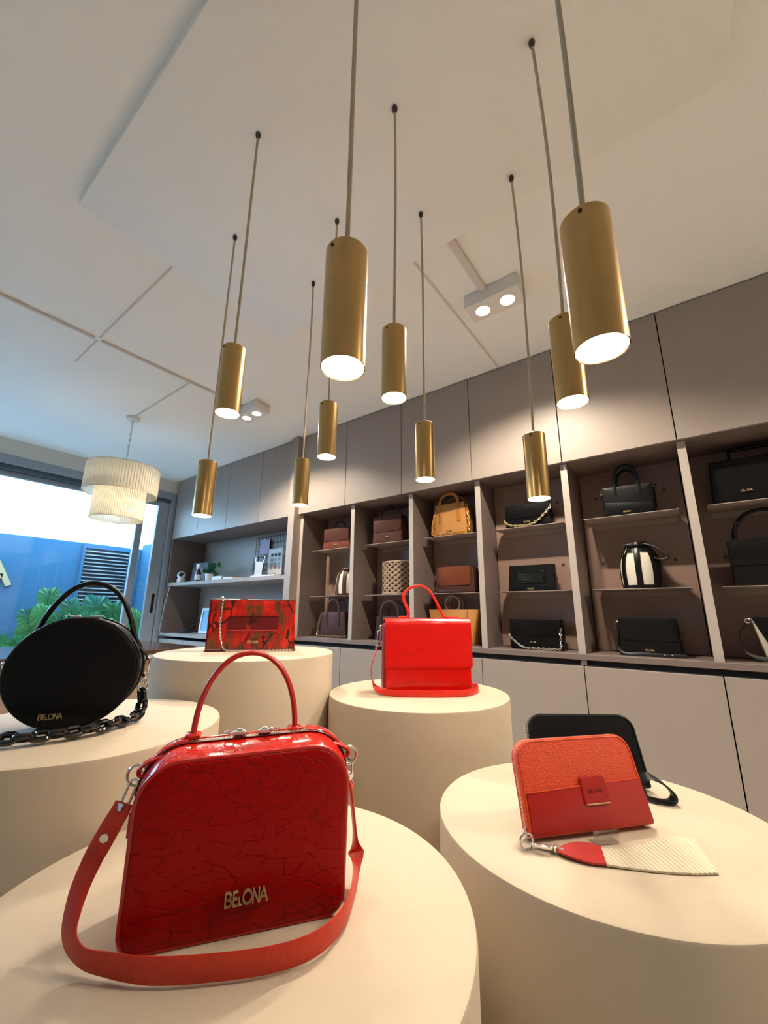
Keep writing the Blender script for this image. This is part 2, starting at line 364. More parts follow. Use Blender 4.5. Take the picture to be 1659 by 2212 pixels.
def inset(outl, d):
    n = len(outl); ar = sum(outl[i][0] * outl[(i + 1) % n][1] - outl[(i + 1) % n][0] * outl[i][1] for i in range(n)); sg = 1 if ar > 0 else -1
    out = []
    for i in range(n):
        x, z = outl[i]; a = Vector((x - outl[i - 1][0], z - outl[i - 1][1])); b = Vector((outl[(i + 1) % n][0] - x, outl[(i + 1) % n][1] - z))
        if a.length < 1e-9: a = b
        if b.length < 1e-9: b = a
        a.normalize(); b.normalize(); na = Vector((-a.y, a.x)); nb = Vector((-b.y, b.x)); nn = (na + nb)
        nn.normalize(); k = max(0.5, nn.dot(na))
        out.append((x + nn.x * d / k * sg, z + nn.y * d / k * sg))
    return out
def rpoly(pts, rad, n=6):
    out = []; m = len(pts)
    for i, p in enumerate(pts):
        r = rad[i] if isinstance(rad, (list, tuple)) else rad
        p = Vector(p); a = (Vector(pts[i - 1]) - p); b = (Vector(pts[(i + 1) % m]) - p)
        if r <= 1e-6: out.append((p.x, p.y)); continue
        a.normalize(); b.normalize(); ang = a.angle(b); t = r / math.tan(ang / 2)
        bis = (a + b).normalized(); c = p + bis * (r / math.sin(ang / 2)); s0 = p + a * t - c; s1 = p + b * t - c
        a0 = math.atan2(s0.y, s0.x); a1 = math.atan2(s1.y, s1.x); da = (a1 - a0 + PI) % (2 * PI) - PI
        for k in range(n + 1):
            q = a0 + da * k / n; out.append((c.x + r * math.cos(q), c.y + r * math.sin(q)))
    return out
def spline(pts, n=8, closed=False):
    P = [Vector(p) for p in pts]; out = []; m = len(P)
    for i in range(m if closed else m - 1):
        p0 = P[i - 1] if (closed or i > 0) else P[0]; p1 = P[i]; p2 = P[(i + 1) % m]; p3 = P[(i + 2) % m] if (closed or i + 2 < m) else P[-1]
        for k in range(n):
            t = k / n
            out.append(0.5 * ((2 * p1) + (p2 - p0) * t + (2 * p0 - 5 * p1 + 4 * p2 - p3) * t * t + (-p0 + 3 * p1 - 3 * p2 + p3) * t ** 3))
    if not closed: out.append(P[-1])
    return out
def resample(path, step):
    P = [Vector(p) for p in path]; out = [P[0].copy()]; acc = 0.0
    for i in range(1, len(P)):
        a, b = P[i - 1], P[i]; L = (b - a).length; d = step - acc
        while d <= L:
            out.append(a + (b - a) * (d / L)); d += step
        acc = (acc + L) % step if L else acc
    return out
def arch(x0, x1, z0, h, y=0.0, n=14, p=2.0):
    cx, a = (x0 + x1) / 2, (x1 - x0) / 2; out = []
    for k in range(n + 1):
        t = PI - PI * k / n; c, s_ = math.cos(t), math.sin(t)
        out.append((cx + a * (abs(c) ** (2 / p)) * (1 if c > 0 else -1), y, z0 + h * (s_ ** (2 / p) if s_ > 0 else 0)))
    return out
def thing(name, label, cat, loc=(0, 0, 0), rz=0.0, rx=0.0, group=None):
    o = bpy.data.objects.new(name, None); o.empty_display_size = 0.05; COL.objects.link(o)
    o.location = loc; o.rotation_euler = (rx, 0, rz); o['label'] = label; o['category'] = cat
    if group: o['group'] = group
    return o
def tag(o, label, cat, group=None):
    o['label'] = label; o['category'] = cat
    if group: o['group'] = group
    return o
def struct(o): o['kind'] = 'structure'; return o
def chain_mesh(mb, path, L, W, r, n=10, k=6, twist=PI / 2):
    """interlocked oval links along a path"""
    pts = resample(path, L - 2.2 * r)
    for i in range(len(pts) - 1):
        link_at(mb, pts[i], pts[i + 1], L, W, r, i * twist, n, k)
def link_at(mb, p, q, L, W, r, roll, n=10, k=6):
    p, q = Vector(p), Vector(q); c = (p + q) / 2; t = (q - p).normalized()
    a = Vector((0, 0, 1)) if abs(t.z) < 0.9 else Vector((1, 0, 0)); a = (a - t * a.dot(t)).normalized(); b = t.cross(a)
    a2 = a * math.cos(roll) + b * math.sin(roll); pts = []
    for i in range(n * 2):
        th = 2 * PI * i / (n * 2); cx = math.cos(th); sx = math.sin(th); e = (L - W) / 2
        pts.append(c + t * ((W / 2 - r) * cx + (e if cx > 0 else -e)) + a2 * (W / 2 - r) * sx)
    mb.tube(pts, r, k, closed=True)
def o_pts(cx, cz, rx, rz, n=14): return [(cx + rx * math.cos(2 * PI * k / n), cz + rz * math.sin(2 * PI * k / n)) for k in range(n + 1)]
def bowl(x, z0, z1, w, n=6):
    return [(x, z0)] + [(x + w * 0.45 + w * 0.55 * math.sin(PI * k / n), (z0 + z1) / 2 - (z1 - z0) / 2 * math.cos(PI * k / n)) for k in range(n + 1)] + [(x, z1)]
def letter_strokes():
    L = []
    L.append([(0, 0), (0, 1)]); L.append(bowl(0, 0, .52, .55)); L.append(bowl(0, .52, 1, .48))          # B
    x = .74; L += [[(x, 0), (x, 1)], [(x, 1), (x + .36, 1)], [(x, .5), (x + .30, .5)], [(x, 0), (x + .36, 0)]]   # E
    x = 1.28; L += [[(x, .50), (x, 0)], [(x, 0), (x + .26, 0)]]                                      # small l
    L.append(o_pts(2.04, .5, .40, .5))                                                                # O
    x = 2.58; L.append([(x, 0), (x, 1), (x + .55, 0), (x + .55, 1)])                                    # N
    x = 3.26; L += [[(x - .06, 0), (x + .3, 1), (x + .66, 0)], [(x + .1, .36), (x + .5, .36)]]            # A
    return L, 3.92
def logo(parent, x, z, y, h, wtot, thick, depth, material, name='logo_lettering', lean=0.0):
    """raised metal lettering on a front face (facing -y)"""
    strokes, W = letter_strokes(); sx = wtot / W; mb = MB()
    for st in strokes:
        for (a, b) in zip(st[:-1], st[1:]):
            p, q = Vector((x - wtot / 2 + a[0] * sx, 0, z + a[1] * h)), Vector((x - wtot / 2 + b[0] * sx, 0, z + b[1] * h))
            d = (q - p); l = d.length; d.normalize(); nrm = Vector((-d.z, 0, d.x))
            c = (p + q) / 2 + Vector((0, y - depth / 2, 0))
            mb.obox(c, d * (l / 2 + thick * 0.4), Vector((0, depth / 2, 0)), nrm * thick / 2)
    return mb.build(name, material, parent, smooth=False)

# ------------------------------------------------------------------ the room
CEIL = 2.73; PANEL = 2.68
XL, XR, YB, YF = -5.32, 2.7, 3.06, -3.2
struct(MB().box(XL - .2, XR + .2, YF - .2, YB + .2, -.12, 0).build('floor', 'floor_tile', smooth=False))
ceil_o = struct(MB().box(XL - .2, XR + .2, YF - .2, YB + .2, CEIL, CEIL + .15).build('ceiling', 'ceiling_paint', smooth=False))
MB().bbox(-1.82, .31, .303, 1.365, PANEL, CEIL + .01, .002).build('dropped_panel', 'ceiling_paint', ceil_o, label='dropped rectangular ceiling panel carrying the brass pendants')
def strip(x0, x1, y0, y1, h): MB().box(x0, x1, y0, y1, CEIL - h, CEIL + .005).build('conduit_strip', 'conduit', ceil_o, smooth=False)
strip(-2.822, -2.803, -.6, .69, .014); strip(-2.822, -2.803, .73, 1.76, .014)
strip(-2.79, -1.82, .705, .715, .006); strip(-3.22, -2.835, .705, .715, .006)
strip(-3.74, -2.825, 1.315, 1.327, .008); strip(-.884, -.872, 1.365, 2.5, .006); strip(-.69, -.655, 1.365, 1.755, .02)
struct(MB().box(XL, XR, YB, YB + .2, 0, CEIL).build('wall_back', 'wall_paint', smooth=False))
struct(MB().box(XR, XR + .2, YF, YB, 0, CEIL).build('wall_right', 'wall_paint', smooth=False))
struct(MB().box(XL, XR, YF - .2, YF, 0, CEIL).build('wall_front', 'wall_paint', smooth=False))
WY0, WY1, WZ = -1.9, 2.52, 2.56
struct(MB().box(XL - .2, XL, YF, WY0, 0, CEIL).box(XL - .2, XL, WY1, YB, 0, CEIL).box(XL - .2, XL, WY0, WY1, WZ, CEIL).build('wall_left', 'wall_paint', smooth=False))

# sliding patio window
win = bpy.data.objects.new('window_1', None); COL.objects.link(win); win.location = (XL, 0, 0); struct(win)
win['label'] = 'wide aluminium sliding patio window onto the blue walled garden'
def wp(name, m, *b): return MB().bbox(*b, .004).build(name, m, win, smooth=False)
wp('head_frame', 'alu_frame', -.16, .02, WY0, WY1, 2.47, WZ)
wp('head_track', 'alu_dark', -.13, -.01, WY0 + .05, 2.46, 2.42, 2.47)
wp('jamb', 'alu_frame', -.16, .02, 2.455, WY1, 0, 2.47); wp('jamb', 'alu_frame', -.16, .02, WY0, WY0 + .06, 0, 2.47)
wp('sill_track', 'alu_frame', -.16, .02, WY0 + .06, 2.455, 0, .05)
leaf_a = wp('sliding_leaf_stile', 'alu_frame', -.065, -.015, 2.315, 2.45, .05, 2.42)
MB().bbox(-.016, -.006, 2.385, 2.415, 1.03, 1.26, .003).build('handle', 'black_plastic', leaf_a, smooth=False, label='black recessed pull handle')
wp('sliding_leaf_rail', 'alu_frame', -.065, -.015, 2.13, 2.315, 2.365, 2.42)
wp('sliding_leaf_stile', 'alu_frame', -.125, -.075, 2.11, 2.185, .05, 2.42)
wp('sliding_leaf_rail', 'alu_frame', -.125, -.075, WY0 + .06, 2.11, 2.365, 2.42)
wp('sliding_leaf_rail', 'alu_frame', -.125, -.075, WY0 + .06, 2.11, .05, .13); wp('sliding_leaf_rail', 'alu_frame', -.065, -.015, 2.13, 2.315, .05, .13)
MB().box(-.103, -.097, WY0 + .06, 2.11, .13, 2.365).build('pane', 'window_glass', win, smooth=False)
MB().box(-.043, -.037, 2.185, 2.315, .13, 2.365).build('pane', 'window_glass', win, smooth=False)

# garden outside
struct(MB().box(-14, XL - .2, -8, 9, -.2, -.02).build('ground_patio', 'patio', smooth=False))
struct(MB().bbox(-7.6, -7.3, -7, 3.3, -.02, 2.05, .01).build('wall_garden_back', 'blue_render', smooth=False))
struct(MB().bbox(-7.3, XL - .25, 3.0, 3.3, -.02, 2.12, .01).build('wall_garden_side', 'blue_render', smooth=False))
struct(MB().box(-7.298, -6.1, 1.1, 2.99, -.02, .42).build('planter_bed', 'blue_render', smooth=False))
tag(MB().box(-7.29, -6.12, 1.12, 2.98, .42, .45).build('planting_soil', 'soil', smooth=False), 'dark soil filling the garden planting bed', 'soil')['kind'] = 'stuff'
sh = thing('louvre_shutter', 'dark louvred shutter with pale slats on the blue garden wall', 'shutter', (-7.3, 2.5, .5))
MB().box(.0, .02, -.3, .3, 0, 1.50).build('shutter_back', 'louvre_dark', sh, smooth=False)
MB().box(.0, .05, -.33, -.3, 0, 1.53).box(.0, .05, .3, .33, 0, 1.53).box(.0, .05, -.3, .3, 1.47, 1.53).build('shutter_frame', 'blue_render', sh, smooth=False)
_sl = None
for i in range(26):
    if _sl is None:
        _sl = MB(); _sl.obox((0, 0, 0), (.022, 0, -.009), (0, .295, 0), (.0015, 0, .0035)); _sl = _sl.build('slat', 'louvre_white', sh, smooth=False); o = _sl
    else:
        o = _sl.copy(); COL.objects.link(o); o.parent = sh
    o.location = (.04, 0, .05 + i * .055)
# gold letter on the garden wall (the photo shows one whole letter)
la = MB(); h = .34; w = .36; t = .03
for a, b in (((-w / 2, 0), (0, h)), ((w / 2, 0), (0, h)), ((-w * .26, h * .32), (w * .26, h * .32))):
    p, q = Vector((.02, a[0], a[1])), Vector((.02, b[0], b[1])); d = (q - p); l = d.length; d.normalize()
    la.obox((p + q) / 2, d * (l / 2 + t * .4), (.02, 0, 0), Vector((1, 0, 0)).cross(d) * t)
lo = la.build('wall_letter', 'gold_letter', smooth=False); lo.location = (-7.3, 1.225, 1.375); tag(lo, 'gold capital letter A mounted on the blue garden wall', 'letter')

# elephant-ear plants
def leaf_mesh(name, L, W, cup, m):
    """heart-shaped leaf: pleated along its veins, in the y(width)-z(length) plane, tip down"""
    mb = MB(); n = 28; vs = [(0, 0, 0)]; rings = 4
    for r in range(1, rings + 1):
        for k in range(n):
            a = 2 * PI * k / n; s_ = math.sin(a); c = math.cos(a)
            rad = (1 - .28 * max(0, c) ** 6 * 1.6 + .30 * max(0, -c) ** 3)
            q = r / rings; y = W / 2 * s_ * rad * q; z = L / 2 * c * rad * q
            x = -cup * q * q + (.011 if k % 2 else -.011) * q * (L / .4) + .01 * math.sin(3 * a) * q
            vs.append((x, y, z))
    fs = [(0, 1 + k, 1 + (k + 1) % n) for k in range(n)]
    for r in range(1, rings):
        for k in range(n):
            a = 1 + (r - 1) * n; b = a + n; fs.append((a + k, b + k, b + (k + 1) % n, a + (k + 1) % n))
    mb.add(vs, fs)
    o = mb.build(name, m); me = o.data; bpy.data.objects.remove(o); return me
LEAVES = {m: leaf_mesh('leaf', .39, .30, .05, m) for m in ('leaf_green', 'leaf_light', 'leaf_teal')}
def plant(label, base, leaves):
    p = thing('elephant_ear_plant', label, 'plant', base, group='elephant ear plants in the garden bed')
    for (x, y, z, sc, yaw, pitch, roll, m) in leaves:
        o = bpy.data.objects.new('leaf', LEAVES[m]); COL.objects.link(o); o.parent = p
        lx, ly, lz = x - base[0], y - base[1], z - base[2]
        o.location = (lx, ly, lz); o.scale = (sc, sc, sc); o.rotation_euler = (roll, pitch, yaw)
        st = MB().tube(spline([(lx * .1, ly * .1, 0), (lx * .5, ly * .6, lz * .55), (lx - .02, ly, lz)], 5), .008, 6).build('stem', 'stem_green', p)
G_, L_, T_ = 'leaf_green', 'leaf_light', 'leaf_teal'
plant('elephant ear plant with the tallest upright leaf, near the wall letter', (-6.75, 1.75, .45), [
    (-6.55, 1.58, .78, 1.0, .15, .25, .2, L_), (-6.6, 1.70, 1.22, .82, -.1, .1, .1, G_), (-6.45, 1.50, .98, .72, .3, .2, .35, T_),
    (-6.4, 1.62, 1.02, .75, .0, .1, -.25, L_), (-6.3, 1.42, .66, .7, .2, .5, .6, G_), (-6.5, 1.84, .90, .9, -.2, .2, -.2, G_)])
plant('elephant ear plant with overlapping bright leaves before the louvred shutter', (-6.7, 2.22, .45), [
    (-6.5, 1.93, 1.10, .8, .2, .1, .3, T_), (-6.4, 1.95, .85, .75, .1, .2, .1, L_), (-6.62, 2.25, 1.10, 1.15, .0, .15, -.05, T_),
    (-6.4, 2.14, .92, .85, -.1, .35, .1, G_), (-6.35, 2.30, .86, .8, .2, .15, -.3, L_)])
plant('elephant ear plant with a broad ribbed leaf seen beside the window stile', (-6.7, 2.62, .45), [
    (-6.55, 2.44, 1.05, .95, -.1, .15, .1, G_), (-6.45, 2.72, .93, 1.1, -.3, .1, -.15, L_), (-6.35, 2.50, .82, .7, .1, .3, .2, T_)])
plant('low elephant ear clump at the planting bed end, small leaves', (-6.55, 1.28, .45), [
    (-6.45, 1.30, .70, .55, .2, .5, .5, T_), (-6.35, 1.22, .60, .5, .0, .6, -.3, G_), (-6.4, 1.38, .58, .5, .3, .5, .2, L_)])
# small tree and a gabled neighbour beyond the wall
tr = thing('garden_tree', 'thin tree with sparse foliage beyond the side garden wall', 'tree', (-8.3, 3.95, -.02))
MB().tube(spline([(0, 0, 0), (.03, .02, 1.4), (0, 0, 2.5)], 6), [.06 - .0032 * i for i in range(13)], 7).build('trunk', 'bark', tr)
for i in range(9):
    a = i * 2.4; MB().tube(spline([(0, 0, 1.7 + i * .09), (.2 * math.cos(a), .2 * math.sin(a), 1.95 + i * .09), (.42 * math.cos(a), .42 * math.sin(a), 2.1 + i * .08)], 4), .007, 5).build('branch', 'bark', tr)
fol = MB()
for i in range(260):
    a = random.random() * 6.28; r = random.random() ** .6 * .5; z = 2.05 + random.random() * .75
    c = Vector((r * math.cos(a), r * math.sin(a), z)); d = Vector((random.uniform(-1, 1), random.uniform(-1, 1), random.uniform(-1, 1))).normalized(); e = d.orthogonal().normalized()
    fol.add([c - d * .03, c + e * .011, c + d * .03, c - e * .011], [(0, 1, 2, 3)])
fol.build('foliage', 'leaf_teal', tr, smooth=False)['kind'] = 'stuff'

# ------------------------------------------------------------------ wall cabinets
YD = 2.50                               # door faces
def cab_door(x0, x1, z0, z1, name, label, group, cat='cabinet', deep=YB - .01, inner=.025):
    t = thing(name, label, cat, ((x0 + x1) / 2, YD, z0), group=group); hw = (x1 - x0) / 2; H = z1 - z0
    MB().box(-hw + .002, hw - .002, inner, deep - YD, .0, H).build('carcass', 'gap_shade', t, smooth=False)  # coloured dark so the gaps between taupe doors read as shade
    MB().box(-hw + .0005, hw - .0005, .022, deep - YD, -.001, .018).build('bottom_panel', 'taupe_board', t, smooth=False)
    MB().bbox(-hw + .0026, hw - .0026, 0, .02, 0, H - .004, .001).build('door', 'taupe_laminate', t, smooth=False)
    return t
ZU0 = 1.945
US = [-5.262, -4.672, -4.082, -3.492, -2.972]
names_u = ['at the window end', 'second from the window', 'third from the window, over the wire grid', 'next to the tall upright, over the open niche']
for i in range(4):
    cab_door(US[i], US[i + 1], ZU0, CEIL - .006, 'upper_cabinet', 'taupe upper cabinet with flat door, ' + names_u[i], 'upper wall cabinets')
UR = [-2.882, -2.293, -1.707, -1.118, -.530, .041, .63, 1.22]
names_r = ['right of the tall upright', 'over the brown flap bag bay', 'over the tan tote bay', 'over the gold chain clutch bay', 'over the two-handled black tote bay', 'over the rightmost visible bay', 'beyond the right picture edge']
for i in range(7):
    cab_door(UR[i], UR[i + 1], ZU0, CEIL - .006, 'upper_cabinet', 'taupe upper cabinet with flat door, ' + names_r[i], 'upper wall cabinets')
LB = [-2.882, -2.290, -1.700, -1.105, -.524, .058, .64, 1.22]
names_l = ['under the plum tote bay', 'left of the middle plinth', 'behind the scarlet flap bag', 'right of the middle plinth', 'behind the black zip wallet', 'at the right picture edge', 'past the right picture edge']
for i in range(7):
    cab_door(LB[i], LB[i + 1], .08, .785, 'lower_cabinet', 'taupe lower cabinet with flat door, ' + names_l[i], 'lower wall cabinets')
# finger-grip recess above the lower doors and toe kick
MB().box(-2.882, 1.22, 2.56, 2.60, .785, .8115).build('grip_recess', 'gap_shade', smooth=False)  # dark strip painted as the shade inside the recess
o = bpy.data.objects['grip_recess']; tag(o, 'shadow-coloured finger recess running above the taupe lower doors', 'recess')
wt = MB().bbox(-2.884, 1.22, 2.515, YB - .005, .812, .842, .0015).build('worktop', 'taupe_board', smooth=False)
tag(wt, 'long taupe worktop board under the handbag bays', 'worktop')
MB().box(-.542, -.512, 2.52, 2.558, .785, .812).build('support', 'taupe_board', wt, smooth=False)
tag(MB().box(-2.88, 1.22, 2.56, 2.60, 0, .079).build('toe_kick', 'taupe_board', smooth=False), 'recessed taupe plinth strip beneath the lower cabinets', 'toe kick')

# shelving bays
DIV = [-2.865, -2.232, -1.645, -1.098, -.533, .055, .64, 1.21]
BACK = [2.86, 2.86, 2.84, 2.78, 2.85, 2.85, 2.85]
bay = thing('display_shelving', 'taupe open shelving wall divided into handbag bays', 'shelving', (-.83, 2.54, .842))
def bp_(name, m, x0, x1, y0, y1, z0, z1, par=bay, b=.0012):
    return MB().bbox(x0 + .83, x1 + .83, y0 - 2.54, y1 - 2.54, z0 - .842, z1 - .842, b).build(name, m, par, smooth=False)
for x in DIV:
    dv = bp_('divider', 'taupe_board', x - .019, x + .019, 2.542, YB - .01, .842, ZU0 - .002)
    bp_('edge_band', 'edge_band', x - .019, x + .019, 2.54, 2.542, .842, ZU0 - .002, dv, .0004)
for i in range(7):
    a, b = DIV[i] + .02, DIV[i + 1] - .02
    bk = bp_('back_panel', 'back_board', a + .004, b - .004, BACK[i], BACK[i] + .018, .845, ZU0 - .002)
    for zz in (1.36, 1.775):
        for xx in (a + .09, b - .09):
            MB().tube([(xx + .83, BACK[i] - 2.54 - .004, zz - .842), (xx + .83, BACK[i] - 2.54 + .002, zz - .842)], .009, 10).build('wall_bolt', 'brown_plastic', bk)
    for zz in (1.192, 1.607):
        s_ = MB(); x0, x1 = a + .045 + .83, b - .035 + .83; yb_ = BACK[i] - 2.54; yf = .09; z = zz - .842
        # folded sheet: shelf plate with a short upstand against the back panel and chamfered rear corners
        s_.loft([[(x0, yf, z - .004), (x1, yf, z - .004), (x1, yb_ - .03, z - .004), (x1 - .02, yb_, z - .004), (x0 + .02, yb_, z - .004), (x0, yb_ - .03, z - .004)],
                 [(x0, yf, z), (x1, yf, z), (x1, yb_ - .03, z), (x1 - .02, yb_, z), (x0 + .02, yb_, z), (x0, yb_ - .03, z)]])
        s_.box(x0 + .02, x1 - .02, yb_ - .004, yb_, z - .035, z - .004)
        s_.build('shelf', 'shelf_metal', bay, smooth=False)
SH = {'t': 1.6078, 'm': 1.1928, 'b': .8428}

# desk niche at the window end
nic = thing('niche_shelving', 'taupe open niche with a thick shelf beside the window', 'shelving', (-4.1, 2.5, 0))
def np_(name, m, x0, x1, y0, y1, z0, z1): return MB().bbox(x0 + 4.1, x1 + 4.1, y0 - 2.5, y1 - 2.5, z0, z1, .0015).build(name, m, nic, smooth=False)
np_('side_panel', 'taupe_board', -5.262, -5.235, 2.505, 2.97, .80, ZU0 - .002)
np_('back_panel', 'taupe_laminate', -5.235, -2.975, 2.95, 2.968, .80, ZU0 - .002)
np_('shelf', 'taupe_laminate', -5.235, -2.975, 2.51, 2.948, 1.352, 1.39)
tag(MB().bbox(-5.262, -2.975, 2.49, YB - .01, .765, .798, .0015).build('niche_counter', 'taupe_laminate', smooth=False), 'taupe counter board inside the niche beside the window', 'worktop')
up = MB().bbox(-2.970, -2.886, 2.455, 3.04, 0.0, CEIL - .004, .0015).build('upright_panel', 'taupe_laminate', smooth=False)
tag(up, 'tall full height taupe upright between niche and handbag bays', 'panel')
NS = [-5.262, -4.69, -4.12, -3.55, -2.975]
nn = ['nearest the window', 'below the white picture frame', 'behind the snake print clutch', 'beside the tall upright']
for i in range(4):
    cab_door(NS[i], NS[i + 1], .08, .735, 'niche_cabinet', 'taupe cabinet under the niche counter, ' + nn[i], 'cabinets under the niche counter')

# desk in front of the window
dk = thing('reception_desk', 'long desk with glossy dark wood top before the patio window', 'desk', (-3.75, .55, 0))
MB().bbox(-.52, .52, -1.5, 1.35, .745, .775, .004).build('desk_top', 'desk_wood', dk, smooth=False)
MB().bbox(.475, .51, -1.48, 1.33, .715, .745, .003).build('edge_band', 'white_metal', dk, smooth=False)
MB().bbox(.44, .47, -1.45, 1.30, .03, .745, .003).build('front_panel', 'desk_panel', dk, smooth=False)
for yy in (-1.42, 1.25): MB().bbox(-.48, .43, yy, yy + .04, 0, .745, .003).build('side_panel', 'desk_panel', dk, smooth=False)

# ------------------------------------------------------------------ ceiling fixtures
def spot_light(name, parent, loc, energy, size, blend, radius, col=WARM):
    l = bpy.data.lights.new(name, 'SPOT'); l.energy = energy; l.spot_size = math.radians(size); l.spot_blend = blend; l.shadow_soft_size = radius; l.color = col
    o = bpy.data.objects.new(name, l); COL.objects.link(o); o.location = loc
    if parent: o.parent = parent
    return o
def spot_box(x, y, label):
    t = thing('ceiling_spotlight', label, 'spotlight', (x, y, CEIL), group='twin ceiling spotlights')
    MB().bbox(-.145, .145, -.07, .07, -.08, -.0005, .003).build('housing', 'white_metal', t, smooth=False)
    for sx in (-1, 1):
        r = MB().lathe([(.050, -.0805), (.050, -.083), (.038, -.083), (.036, -.0805)], 24, (sx * .068, 0, 0)).build('trim_ring', 'white_metal', t)
        MB().sphere((sx * .068, 0, -.081), .033, 16, 6, (1, 1, .12)).build('lamp_disc', 'spot_glow', t)
        spot_light('spot_lamp', t, (sx * .068, 0, -.095), SPOT_W, 140, .55, .03)
spot_box(-.638, 1.825, 'white twin spotlight box on the ceiling above the cabinets, nearer one')
spot_box(-2.772, 1.835, 'white twin spotlight box on the ceiling, far one near the drum lamp')
spot_box(1.50, 1.83, 'added unseen twin spotlight box on the ceiling beyond the right edge')  # unseen box added for its light, continuing the row's spacing

def pendant(x, y, zb, label, bend=0.0):
    t = thing('pendant_light', label, 'pendant lamp', (x, y, PANEL), group='brass tube pendants')
    L = .213; R = .034; zt = zb + L - PANEL; b = zb - PANEL
    body = MB(); n = 40
    body.lathe([(R - .0016, b + .006), (R, b), (R, zt - .003), (R - .003, zt), (.006, zt + .001), (.0001, zt + .001)], n)
    body.build('tube_body', 'brass', t)
    MB().lathe([(R - .0016, b + .0005), (R - .0016, b + .05)], n).build('inner_sleeve', 'reflector', t)
    MB().sphere((R * .8 * .7, -R * .8 * .7, zt - .012), .0001, 4, 3) if False else None
    MB().tube([(0, -R + .0008, zt - .012), (0, -R - .0016, zt - .012)], .0028, 8).build('screw', 'brass_dark', t)
    MB().lathe([(R - .002, b + .012), (R * .6, b + .0155), (.0001, b + .017)], 28).build('lamp_disc', 'pendant_glow', t)
    k = [(bend * math.sin(PI * i / 8), .3 * bend * math.sin(PI * i / 4), (zt) * i / 8) for i in range(9)]
    MB().tube(spline(k, 3), .0042, 8).build('cord', 'jute', t)
    MB().lathe([(.0001, 0), (.008, 0), (.0095, -.008), (.0075, -.018), (.0045, -.028)], 12).build('cord_gland', 'brown_plastic', t)
    spot_light('pendant_lamp', t, (0, 0, b + .004), PENDANT_W, 150, .35, .026)
pendant(-1.002, .584, 1.602, 'brass tube pendant, high one left of the front pendant')
pendant(-1.423, .773, 1.394, 'brass tube pendant, lowest and furthest left')
pendant(-1.002, .986, 1.598, 'brass tube pendant half hidden behind the front left pendant cord')
pendant(-.378, .398, 1.408, 'large looking brass tube pendant nearest at picture centre')
pendant(-1.333, 1.164, 1.506, 'small looking brass tube pendant before the tall upright', .004)
pendant(-.573, .806, 1.610, 'brass tube pendant right of the nearest centre one', .003)
pendant(-.697, 1.171, 1.503, 'brass tube pendant in front of the tan tote bay', .003)
pendant(-.341, 1.252, 1.395, 'brass tube pendant hanging before the gold chain clutch', .008)
pendant(-.158, .913, 1.511, 'brass tube pendant partly behind the largest right one', .008)
pendant(-.0534, .5547, 1.395, 'largest looking brass tube pendant at upper right', .006)

# two-tier corded drum lamp
DLX, DLY = -3.80, 1.325
dl = thing('drum_lamp', 'two-tier cream corded drum pendant lamp above the desk', 'pendant lamp', (DLX, DLY, CEIL))
MB().lathe([(.0001, -.0005), (.055, -.0005), (.055, -.02), (.05, -.026), (.0001, -.026)], 28).build('ceiling_rose', 'white_metal', dl)
MB().torus((0, 0, -.045), .02, .003, 'y', 14, 6).build('hook', 'chrome', dl)
ch = MB(); chain_mesh(ch, [(0, 0, -.06), (0, 0, -.40)], .035, .018, .0028, 6, 5); ch.build('chain', 'chrome', dl)
MB().tube(spline([(0, 0, -.03), (.012, 0, -.12), (-.012, .004, -.22), (.01, 0, -.32), (0, 0, -.44)], 5), .003, 6).build('cable', 'wire_white', dl)
def drum(name, R, z0, z1):
    mb = MB(); n = 312; rings = []
    for z in (z0, (z0 + z1) / 2, z1):
        rings.append([((R + (.003 if k % 4 else -.006)) * math.cos(2 * PI * k / n), (R + (.003 if k % 4 else -.006)) * math.sin(2 * PI * k / n), z) for k in range(n)])
    mb.loft(rings, cap=False); o = mb.build(name, 'shade_cord', dl, smooth=False)
    for z in (z0, z1): MB().torus((0, 0, z), R, .004, 'z', 64, 6).build('rim_wire', 'shade_cord', o)
    return o
drum('upper_shade', .272, -.715, -.485); drum('lower_shade', .190, -.935, -.68)
sp_ = MB()
for k in range(4):
    a = PI / 2 * k; sp_.tube([(0, 0, -.49), (.272 * math.cos(a), .272 * math.sin(a), -.49)], .003, 6); sp_.tube([(0, 0, -.685), (.272 * math.cos(a), .272 * math.sin(a), -.71)], .003, 6)
sp_.tube([(0, 0, -.44), (0, 0, -.71)], .008, 8).build('frame_spider', 'white_metal', dl)
MB().sphere((0, 0, -.745), .035, 16, 10, (1, 1, 1.2)).build('bulb', 'bulb_glow', dl)
l = bpy.data.lights.new('drum_bulb', 'POINT'); l.energy = LAMP_W; l.color = WARM; l.shadow_soft_size = .05
o = bpy.data.objects.new('drum_bulb', l); COL.objects.link(o); o.parent = dl; o.location = (0, 0, -.80)

# ------------------------------------------------------------------ plinths
PL = {1: (-.5504, .4049, .320, .673), 2: (-.2076, 1.0084, .320, .659), 3: (-.8501, 1.3507, .3198, .774), 4: (-1.3928, 1.0031, .3215, .903), 5: (-1.1689, .4172, .2895, .795)}
pn = {1: 'cream round display plinth, nearest, under the red croc bag', 2: 'cream round display plinth at right holding two zip wallets', 3: 'cream round display plinth under the scarlet flap bag',
      4: 'tallest cream round plinth under the snake print clutch', 5: 'cream round display plinth at left under the black round bag'}
for k, (x, y, r, z) in PL.items():
    mb = MB(); mb.lathe([(.0001, 0), (r - .004, 0), (r, .004), (r, z * .5), (r, z - .006), (r - .0018, z - .0018), (r - .006, z), (r * .5, z), (.0001, z)], 96)
    o = mb.build('display_plinth', 'plinth_plaster'); o.location = (x, y, 0); tag(o, pn[k], 'plinth', 'cream display plinths')

